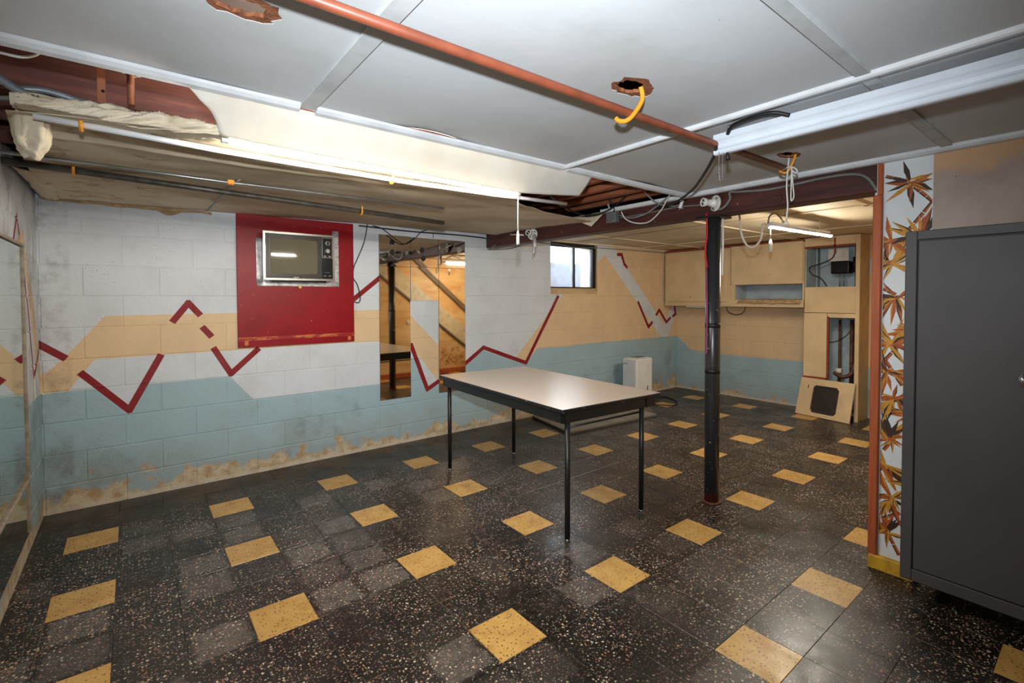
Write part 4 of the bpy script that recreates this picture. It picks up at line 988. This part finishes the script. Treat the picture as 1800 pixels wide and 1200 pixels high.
def valance(u, v):
    ztop = 2.028; x0t, x1t = -1.03, .822; x0b, x1b = -.91, .792
    xt = x0t + (x1t - x0t) * u; xb = x0b + (x1b - x0b) * u; x = xt + (xb - xt) * v
    hem = interp([(-1.1, 1.905), (-.91, 1.902), (-.4, 1.893), (.35, 1.884), (.55, 1.90), (.8, 1.926)], xb)
    z = ztop + (hem - ztop) * v
    y = -1.768 + .066 * v ** 1.4 + .008 * noise.noise((x * 3, z * 9, 1)) * v + .004 * noise.noise((x * 11, z * 6, 7)) * v
    lf = max(0.0, min(1.0, (-.70 - x) / .3))
    y += (.022 * noise.noise((x * 16 + z * 9, z * 5, 3)) + .014 * noise.noise((x * 34 + z * 22, 1, 8))) * lf * (.3 + v)
    x += .035 * noise.noise((z * 16, 2, 5)) * max(0, 1 - u * 14); z -= .010 * max(0, 1 - u * 10) * noise.noise((v * 4, 9, 1))
    return (x, y, z)
MB().grid(valance, 110, 14).build('front_flap', 'canvas_hem', cv, solid=.0018)
# bunched, fallen part of the flap lying over the white pipe at the left
def bunch(u, v):
    x = -1.43 + .53 * u; a = 2 * PI * v
    tw = a + u * 5
    r = .026 + .016 * math.sin(u * PI) + .016 * noise.noise((x * 9, math.cos(tw) * 1.3, math.sin(tw) * 1.3)) - .022 * abs(noise.noise((x * 7, math.cos(tw) * 3.2, math.sin(tw) * 3.2))) + .008 * noise.noise((x * 34, math.cos(tw) * 5, math.sin(tw) * 5))
    zc = 1.945 - .004 * math.sin(u * 9) - .022 * max(0, u - .6) / .4; yc = -1.535 - .12 * max(0, u - .55) / .45
    return (x, yc + r * 1.5 * math.cos(a), max(zc + r * math.sin(a), 1.932 - .02 * u))
MB().grid(bunch, 130, 64).build('bunched_fold', 'canvas', cv)
def sack(u, v):
    a = 2 * PI * v; t = u * PI; q = Vector((math.cos(a) * math.sin(t), math.sin(a) * math.sin(t), math.cos(t)))
    sx = .046 * (1.0 + .10 * q.z); w_ = 1 + .30 * noise.noise((q.x * 1.8, q.y * 1.8, q.z * .8 + 4)) - .30 * abs(noise.noise((q.x * 3.5, q.y * 3.5, q.z * .9))) + .08 * noise.noise((q.x * 9, q.y * 9, q.z * 5))
    q = Vector([math.copysign(abs(c) ** .75, c) for c in q])
    return (-1.418 + q.x * sx * w_, -1.405 + q.y * .050 * w_ - .02 * q.z, 1.893 + q.z * .076 + .018 * noise.noise((q.x * 2, q.y * 2, 7)))
MB().grid(sack, 44, 44).build('hanging_fold', 'canvas', cv)
def neck(u, v):
    a = 2 * PI * v; x = -1.45 + .20 * u; r = .020 + .012 * noise.noise((x * 14, math.cos(a) * 2, math.sin(a) * 2)) + .010 * math.sin(u * PI)
    return (x, -1.47 - .05 * u + r * 1.6 * math.cos(a), 1.966 - .006 * u + r * math.sin(a))
MB().grid(neck, 30, 24).build('twisted_fold', 'canvas', cv)
def corner_rag(u, v):
    y = -.35 + .93 * v; x = -1.60 + .09 * u + .02 * noise.noise((y * 8, u * 3, 3)); z = 1.985 - .012 * math.sin(u * PI) + .008 * noise.noise((y * 12, u * 4, 1)); return (x, y, z)
MB().grid(corner_rag, 8, 30).build('corner_rag', 'canvas', cv, solid=.0015)
def wall_rag(u, v):
    x = -1.56 + .86 * u; z = 1.995 - v * (.022 + .014 * noise.noise((x * 7, 1, 2)) + (.03 if .62 < u < .78 else 0) * math.sin(max(0, (u - .62) / .16) * PI)); return (x, YB - .012 - .010 * v - .008 * noise.noise((x * 14, v * 2, 4)), z)
MB().grid(wall_rag, 60, 5).build('torn_edge', 'cardboard', cv, solid=.0012)
fl_ = [Vector(q) for q in ((1.755,-0.654,2.036), (1.755,-1.043,2.020), (1.752,-0.915,1.933), (1.754,-0.819,1.972))]
def flap(u, v):
    a = fl_[0].lerp(fl_[1], u); p = a.lerp(fl_[2], v); return p + Vector((-.006 - .006 * noise.noise((u * 5, v * 3, 2)), 0, 0))
MB().grid(flap, 10, 8).build('torn_flap', 'canvas', cv, solid=.0015)
st_ = MB().grid(lambda u, v: (-.74 + .012 * u - .0 * v, -.80 + 1.34 * v, 1.962 + .034 * v), 1, 10).build('seam_strip', 'grey_steel', cv, solid=.002)

# ------------------------------------------------------------------ lit tube under the canvas
nl = thing('fluorescent_tube', (-.28, -1.68, 1.87), 'lit fluorescent tube shining along the canvas hem', 'lamp')
ta, tb_ = Vector((-.90, -1.655, 1.908)), Vector((.375, -1.655, 1.893))
MB().tube([ta, tb_], .0125, 14).build('glowing_tube', 'tube_near', nl)
dt = (tb_ - ta).normalized()
for p, s_ in ((ta, -1), (tb_, 1)): MB().cyl(p, p + dt * s_ * .022, .0135, n=14).build('end_cap', 'plastic_white', nl)
pc_ = MB().tube([tb_ + dt * .012 + Vector((0, 0, -.01)), tb_ + dt * .012 + Vector((0, 0, -.19))], .0028, 8).build('pull_cord', 'white_cord', nl)
e_ = tb_ + dt * .012 + Vector((0, 0, -.19))
MB().tube([e_, e_ + Vector((0, 0, -.03)), e_ + Vector((0, 0, -.07))], [.004, .0075, .0085], 12).build('cord_pull', 'plastic_white', pc_)
MB().cyl(e_ + Vector((0, 0, -.07)), e_ + Vector((0, 0, -.08)), .006, n=10).build('cord_tip', 'black_rubber', pc_)

# ------------------------------------------------------------------ lit tube in the far bay
fl2 = thing('hanging_tube_lamp', (3.2, -1.87, 1.9), 'lit tube lamp hanging below the cream ceiling of the far bay', 'lamp')
fa, fb_ = Vector((2.739,-1.854,1.915)), Vector((3.813,-1.929,1.915))
d2 = (fb_ - fa).normalized(); sd = Vector((-d2.y, d2.x, 0)).normalized()
def half(a0, a1, r_): return MB().grid(lambda u, v: fa.lerp(fb_, u) + (sd * math.cos(a0 + (a1 - a0) * v) + Vector((0, 0, 1)) * math.sin(a0 + (a1 - a0) * v)) * r_, 2, 10)
half(2 * PI + .02, PI - .02, .015).build('glowing_tube', 'tube_far', fl2)
half(PI + .05, -.05, .0156).build('tube_back', 'fix_white', fl2, solid=.001)
MB().box(-.5, .5, -.015, .015, .016, .034, Matrix.Rotation(math.atan2(d2.y, d2.x), 3, 'Z'), (fa + fb_) / 2).build('batten_housing', 'fix_white', fl2)
MB().cyl(fa - d2 * .02, fa, .016, n=14).build('end_cap', 'plastic_white', fl2); MB().cyl(fb_, fb_ + d2 * .02, .016, n=14).build('end_cap', 'plastic_white', fl2)
for q in (.2, .8): p = fa.lerp(fb_, q); MB().tube([p + Vector((0, 0, .03)), p + Vector((0, 0, .125))], .003, 6).build('hanger', 'white_cord', fl2)
p = fa + d2 * .04
cp_ = MB().tube([p + Vector((0, 0, -.012)), p + Vector((0, 0, -.10))], .003, 6).build('pull_cord', 'white_cord', fl2)
MB().tube([p + Vector((0, 0, -.10)), p + Vector((0, 0, -.13)), p + Vector((0, 0, -.20))], [.005, .012, .012], 10).build('cord_pull', 'plastic_white', cp_)
MB().tube(smooth_path([(2.500,-1.748,1.989), (2.500,-1.762,1.848), (2.520,-1.793,1.760), (2.550,-1.835,1.741), (2.600,-1.862,1.802), (2.650,-1.855,1.916), fa + Vector((-.01, 0, .01))], 8), .0075, 8).build('power_cord', 'white_cord', fl2)
MB().tube(smooth_path([fa + Vector((0, 0, .02)), fa + Vector((.03, 0, .08)), fa + Vector((.14, 0, .11)), fa + Vector((.3, 0, .05))], 6), .006, 8).build('feed_cable', 'grey_cable', fl2)

# hanging string by the pipe end
sg = thing('hanging_string', (1.32, -2.57, 1.7), 'white looped string hanging from the hook at the orange pipe end', 'string')
MB().tube(smooth_path([(1.325, -2.572, 2.03), (1.318, -2.566, 1.9), (1.322, -2.57, 1.80), (1.318, -2.566, 1.735)], 6), .0035, 7).build('long_strand', 'white_cord', sg)
MB().tube(smooth_path([(1.33, -2.58, 2.0), (1.338, -2.586, 1.90), (1.34, -2.59, 1.845), (1.335, -2.583, 1.825), (1.332, -2.58, 1.845), (1.334, -2.582, 1.98)], 6), .003, 7).build('short_loop', 'white_cord', sg)
MB().tube(smooth_path([(1.29, -2.56, 1.972), (1.32, -2.58, 1.985), (1.35, -2.595, 1.975), (1.345, -2.60, 1.955), (1.33, -2.585, 1.965)], 6), .004, 7).build('knot', 'white_cord', sg)
MB().tube([(1.318, -2.566, 1.735), (1.308, -2.56, 1.712)], .003, 6).tube([(1.318, -2.566, 1.735), (1.328, -2.572, 1.712)], .003, 6).build('frayed_end', 'white_cord', sg)

# ------------------------------------------------------------------ unlit strip lamp, right
sl = thing('strip_lamp', (.74, -3.15, 1.93), 'unlit white enamel strip lamp hanging under the ceiling at right', 'lamp')
prof = [(.690, 2.016), (.690, 1.994), (.697, 1.988), (.704, 1.979), (.707, 1.968), (.704, 1.960), (.697, 1.956), (.693, 1.9545), (.693, 1.953), (.6915, 1.952), (.6915, 1.943), (.695, 1.9385), (.700, 1.936), (.716, 1.936), (.735, 1.975), (.780, 1.985), (.780, 2.016)]
prof = [(p[0] - .0, p[1]) for p in prof]
MB().prism(prof, 1, -3.76, -2.54).build('reflector', 'fix_white', sl)
MB().cyl((.750, -3.74, 1.968), (.750, -2.575, 1.968), .0125, n=12).build('tube', 'white_pipe', sl)
for y in (-2.61, -3.68):
    c_ = MB().box(.690, .696, y - .012, y + .012, 2.016, 2.04).build('hanging_clip', 'chrome', sl)
    MB().tube(smooth_path([(.690, y, 2.012), (.677, y, 2.03), (.684, y + .005, 2.038)], 4), .003, 6).build('clip_wire', 'chrome', c_)
MB().tube(smooth_path([(.690, -2.60, 2.006), (.672, -2.63, 2.026), (.655, -2.70, 2.029), (.66, -2.78, 2.028), (.688, -2.83, 2.010)], 7), .0075, 10).build('feed_cord', 'black_rubber', sl)
def chain(pts, r, name, par):
    P = smooth_path(pts, 7); g = MB()
    g.tube(P, r * .5, 5)
    for p in P[::2]: g.tube([p + Vector((0, 0, r)), p, p - Vector((0, 0, r))], [r * .4, r, r * .4], 6)
    return g.build(name, 'chrome', par)
chain([(0.680,-2.571,1.938), (0.680,-2.571,1.866), (0.680,-2.576,1.824), (0.690,-2.580,1.825), (0.690,-2.580,1.877), (0.690,-2.579,1.938)], .0022, 'pull_chain', sl)
w_ = MB().tube([(0.700,-2.590,1.951), (0.700,-2.595,1.927)], .004, 8).build('chain_socket', 'chrome', sl)
MB().tube([(0.700,-2.595,1.936), (0.700,-2.595,1.925), (0.700,-2.598,1.906)], [.004, .007, .009], 10).build('end_weight', 'black_rubber', sl)
tag(MB().tube(smooth_path([(0.675,-2.561,1.962), (0.750,-2.510,1.949), (0.950,-2.357,1.948), (1.200,-2.155,1.950), (1.450,-1.935,1.967), (1.660,-1.706,1.979), (1.730,-1.523,1.987)], 8), .007, 10).build('black_cord', 'black_rubber'), 'black cord from the strip lamp down to the brown beam', 'cord')
tag(MB().tube(smooth_path([(0.611,-1.600,1.953), (0.777,-1.500,1.944), (1.250,-1.101,2.011), (1.500,-1.029,1.991), (1.620,-1.092,1.995), (1.680,-1.180,2.032), (1.620,-1.361,2.084), (1.450,-1.580,2.112), (1.42, -1.72, 2.03)], 8), .0065, 10).build('sagging_cable', 'black_rubber'), 'black cable sagging from the canvas past the electrical box', 'cable')
tag(MB().tube(smooth_path([(1.500,-1.574,2.109), (1.600,-1.546,2.070), (1.680,-1.595,2.002), (1.720,-1.689,1.977), (1.730,-1.747,1.989)], 8), .005, 8).build('looping_cable', 'grey_cable'), 'thin grey cable looping behind the sagging black one', 'cable')

# ------------------------------------------------------------------ fittings on the beam
def lampholder(c, aim, label, tail):
    t_ = thing('lamp_holder', c, label, 'lamp holder'); c = Vector(c); a = Vector(aim).normalized(); bx = a.orthogonal().normalized(); by = a.cross(bx)
    MB().cyl(c, c + a * .012, .052, .050, n=26).build('base_plate', 'porcelain', t_)
    MB().tube([c + a * .012, c + a * .03, c + a * .034, c + a * .07, c + a * .075, c + a * .088], [.030, .028, .022, .021, .026, .026], 20).build('socket_body', 'porcelain', t_)
    P = []
    for i in range(17): an = 2 * PI * i / 16; P.append(c + a * .092 + (bx * math.cos(an) + by * math.sin(an)) * .024)
    MB().tube(P, .005, 8, caps=False).build('socket_rim', 'plastic_white', t_)
    MB().cyl(c + a * .087, c + a * .0885, .021, n=16).build('socket_hole', 'tv_black', t_)
    MB().tube([c + a * .09 - bx * .02, c + a * .09 + bx * .02], .004, 6).build('contact_bar', 'porcelain', t_)
    for i in range(2): s_ = 1 if i else -1; MB().cyl(c + a * .012 + by * s_ * .036, c + a * .0135 + by * s_ * .036, .006, n=8).build('screw_slot', 'tv_black', t_)
    return t_
lampholder((1.762, -1.965, 1.958), (-1, .55, .05), 'white porcelain lamp holder on the beam above the post', None)
lh2 = lampholder((1.762, -.18, 1.945), (-1, -.35, .1), 'porcelain lamp holder on the beam near the mirrors', None)
MB().tube(smooth_path([(1.74, -.22, 1.93), (1.71, -.26, 1.86), (1.71, -.25, 1.78), (1.70, -.24, 1.75)], 6), [.018] * 10 + [.012] * 5 + [.006] * 4, 8).build('hanging_tape', 'tape', lh2)
MB().tube([(1.680,0.058,1.964), (1.700,-0.114,1.943)], .007, 8).build('toggle_bar', 'porcelain', lh2)
eb = thing('electrical_box', (1.74, -1.15, 1.93), 'grey steel electrical box on the beam between loose cables', 'electrical box')
MB().box(1.715, 1.768, -1.185, -1.105, 1.935, 2.02).build('box', 'grey_steel', eb, bevel=.004)
MB().box(1.711, 1.715, -1.189, -1.101, 1.931, 2.024).build('cover', 'grey_steel', eb, bevel=.001)
for y, z in ((-1.115, 1.94), (-1.175, 2.014)): MB().cyl((1.711, y, z), (1.709, y, z), .004, n=8).build('cover_screw', 'tv_black', eb)
for q in range(3): MB().tube(smooth_path([(1.73, -1.12 - q * .015, 2.02), (1.70 - q * .01, -1.13 - q * .012, 2.06), (1.68, -1.12 - q * .02, 2.10)], 5), .004, 6).build('wire', 'white_cord' if q % 2 else 'grey_cable', eb)
tag(MB().tube(smooth_path([(1.757, -1.19, 1.965), (1.757, -1.45, 1.968), (1.757, -1.70, 1.975), (1.757, -1.92, 1.955)], 6), .006, 8).build('box_conduit', 'conduit'), 'metal conduit from the electrical box to the lamp holder', 'conduit')
tag(MB().tube(smooth_path([(1.75, -1.19, 1.99), (1.72, -1.32, 1.945), (1.72, -1.45, 1.955), (1.70, -1.58, 2.0), (1.69, -1.66, 2.04)], 7), .006, 8).build('drooping_cable', 'grey_cable'), 'grey cable drooping from the electrical box along the beam', 'cable')
tag(MB().tube(smooth_path([(1.755,-1.946,1.921), (1.755,-2.010,1.919), (1.755,-2.058,1.968), (1.755,-2.057,2.010), (1.755,-2.118,2.004), (1.755,-2.286,1.988), (1.755,-2.439,1.992), (1.755,-2.580,1.999), (1.755,-2.710,1.991), (1.755,-2.771,1.959), (1.755,-2.812,1.889)], 6), .0075, 8).build('beam_cable', 'grey_cable'), 'grey cable clipped along the beam towards the wallpaper', 'cable')
tag(MB().tube(smooth_path([(1.768,-1.896,1.908), (1.768,-1.901,1.775), (1.768,-1.890,1.665), (1.768,-1.903,1.553)], 6), .006, 7).build('red_string', 'red_string'), 'red string hanging from the lamp holder along the post', 'string')
tag(MB().tube(smooth_path([(1.768,-1.899,1.550), (1.768,-1.905,1.294), (1.768,-1.903,1.071), (1.768,-1.904,1.001), (1.768,-1.884,0.988)], 6), .0032, 7).build('magenta_string', 'pink_string'), 'thin magenta string tied below the red one on the post', 'string')
tag(MB().tube(smooth_path([(1.850, -1.963, 1.870), (1.852, -1.964, 1.7), (1.850, -1.962, 1.5)], 6), .006, 7).build('white_post_cable', 'white_cord'), 'short white cable running down the shaded side of the post', 'cable')

tag(MB().tube(smooth_path([(1.700,-1.256,1.998), (1.715,-1.286,1.941), (1.725,-1.371,1.902), (1.725,-1.480,1.897), (1.700,-1.591,1.951), (1.660,-1.671,2.011), (1.600,-1.746,2.044)], 7), .0045, 8).build('drooping_wire', 'white_cord'), 'pale wire drooping in a deep loop under the electrical box cables', 'wire')
tag(MB().tube(smooth_path([(1.450,-1.296,2.133), (1.550,-1.252,2.093), (1.660,-1.213,2.042), (1.700,-1.191,2.007)], 6), .004, 8).build('dark_wire', 'black_rubber'), 'dark wire dropping from the joists into the electrical box', 'wire')
fc = thing('pull_chain_switch', (1.730,-1.738,1.979), 'small white switch fitting beside the lamp holder above the post', 'switch')
q_ = Vector((1.730,-1.738,1.979)); ORG[fc] = q_
MB().tube([q_ + Vector((0, .012, -.02)), q_ + Vector((0, .004, .0)), q_ + Vector((0, -.008, .03))], [.014, .011, .012], 10).build('switch_body', 'porcelain', fc)
for d_ in (-.012, .012): MB().cyl(q_ + Vector((0, d_, -.02)), q_ + Vector((-.004, d_, -.034)), .006, n=8).build('terminal', 'chrome', fc)

# ------------------------------------------------------------------ services at the left, above the canvas
def ribbed(pts, r, label):
    P = smooth_path(pts, 16); o = MB().tube(P, [r * (1 if i % 2 else .82) for i in range(len(P))], 12).build('flexible_conduit', 'flex'); return tag(o, label, 'conduit', 'flexible conduits above the canvas')
ribbed([(-1.516,-1.420,2.052), (-1.480,-1.420,2.040), (-1.437,-1.420,2.014), (-1.386,-1.420,1.999), (-1.326,-1.440,1.996), (-1.267,-1.460,1.997)], .014, 'ribbed metal conduit above the canvas, front one')
ribbed([(-1.451,-1.360,2.038), (-1.398,-1.360,2.048), (-1.357,-1.360,2.046), (-1.300,-1.360,2.035), (-1.256,-1.360,2.033)], .012, 'ribbed metal conduit above the canvas, rear one')
tag(MB().tube(smooth_path([(-1.475,-1.600,2.058), (-1.453,-1.600,2.058), (-1.413,-1.600,2.058), (-1.383,-1.600,2.071), (-1.366,-1.600,2.093)], 8), .0045, 8).build('white_wire', 'white_cord'), 'white wire drooping below the ceiling edge at far left', 'wire')
tag(MB().tube(smooth_path([(-1.518,-1.340,2.002), (-1.482,-1.340,2.007), (-1.459,-1.340,2.017), (-1.449,-1.340,2.038), (-1.453,-1.340,2.055)], 8), .008, 8).build('grey_hose', 'grey_cable'), 'dull grey hose bent round beside the ribbed conduits', 'hose')
hs = thing('wood_hanger', (-1.238,-1.440,2.018), 'narrow brown wooden hanger strip nailed beside the ceiling edge', 'hanger')
a_, b_ = Vector((-1.248,-1.440,2.155)), Vector((-1.240,-1.440,2.017))
MB().box(-.011, .011, -.005, .005, 0, (a_ - b_).length + .12, None).build('strip', 'hanger_wood', hs)
hs.children[0].location = (0, 0, 0); hs.location = b_; hs.children[0].location = Vector((0, 0, ((a_ - b_).length + .12) / 2))
MB().cyl(b_ + Vector((.004, -.004, .04)), b_ + Vector((.004, -.008, .04)), .005, n=8).build('nail', 'chrome', hs).location = (.004, -.006, .04)
hr = thing('dowel_hanger', (-1.161,-1.440,2.036), 'round brown dowel hanger with white wire wound round it', 'hanger')
q0 = Vector((-1.162,-1.440,2.031)); hr.location = q0; ORG[hr] = q0
MB().cyl(q0, q0 + Vector((0, 0, .22)), .011, n=12).build('dowel', 'hanger_wood', hr)
P = [q0 + Vector((math.cos(a) * .026, math.sin(a) * .016, .105 + .004 * math.sin(a * 3))) for a in [i * 2 * PI / 14 for i in range(24)]]
MB().tube(P, .0028, 6).build('wire_loop', 'white_cord', hr)

# ------------------------------------------------------------------ cables on the mural wall
tag(MB().tube(smooth_path([(0.468,0.550,2.010), (0.444,0.570,1.855), (0.383,0.575,1.703), (0.353,0.580,1.627), (0.349,0.585,1.538), (0.378,0.570,1.479), (0.403,0.570,1.379), (0.394,0.575,1.324), (0.355,0.580,1.325)], 8), .0045, 8).build('wall_cable', 'black_rubber'), 'black cable dropping from the ceiling beside the red board', 'cable')
tag(MB().tube(smooth_path([(0.519,0.560,2.006), (0.605,0.550,1.982), (0.702,0.550,1.918), (0.788,0.555,1.867), (0.848,0.560,1.867), (0.924,0.560,1.914), (0.995,0.560,1.984), (1.061,0.570,2.012)], 8), .004, 8).build('mirror_cable', 'black_rubber'), 'black cable draped across the top of the mirrors', 'cable')
tag(MB().tube([(1.138,0.575,1.997), (1.131,0.575,1.942)], .003, 6).build('wire_stub', 'black_rubber'), 'short black wire stub above the middle mirror', 'wire')
tag(MB().tube(smooth_path([(.40, .575, 1.995), (.9, .573, 1.985), (1.4, .574, 1.992), (1.76, .575, 1.985)], 8), .006, 8).build('top_cable', 'black_rubber'), 'black cable running along the top of the mural wall', 'cable')
tag(MB().tube(smooth_path([(1.76, .40, 1.90), (1.76, .50, 1.87), (1.77, .56, 1.868), (1.85, .572, 1.872), (2.1, .573, 1.90), (2.3, .574, 1.97)], 8), .006, 8).build('beam_end_cable', 'grey_cable'), 'grey cable curling under the beam end at the mural wall', 'cable')
tag(MB().tube(smooth_path([(2.3, .572, 1.995), (2.8, .560, 1.985), (3.1, .56, 1.968), (3.5, .566, 1.99), (4.2, .57, 2.0), (4.94, .574, 2.005)], 8), .005, 8).build('window_cable', 'grey_cable'), 'grey cable sagging across the top of the window', 'cable')
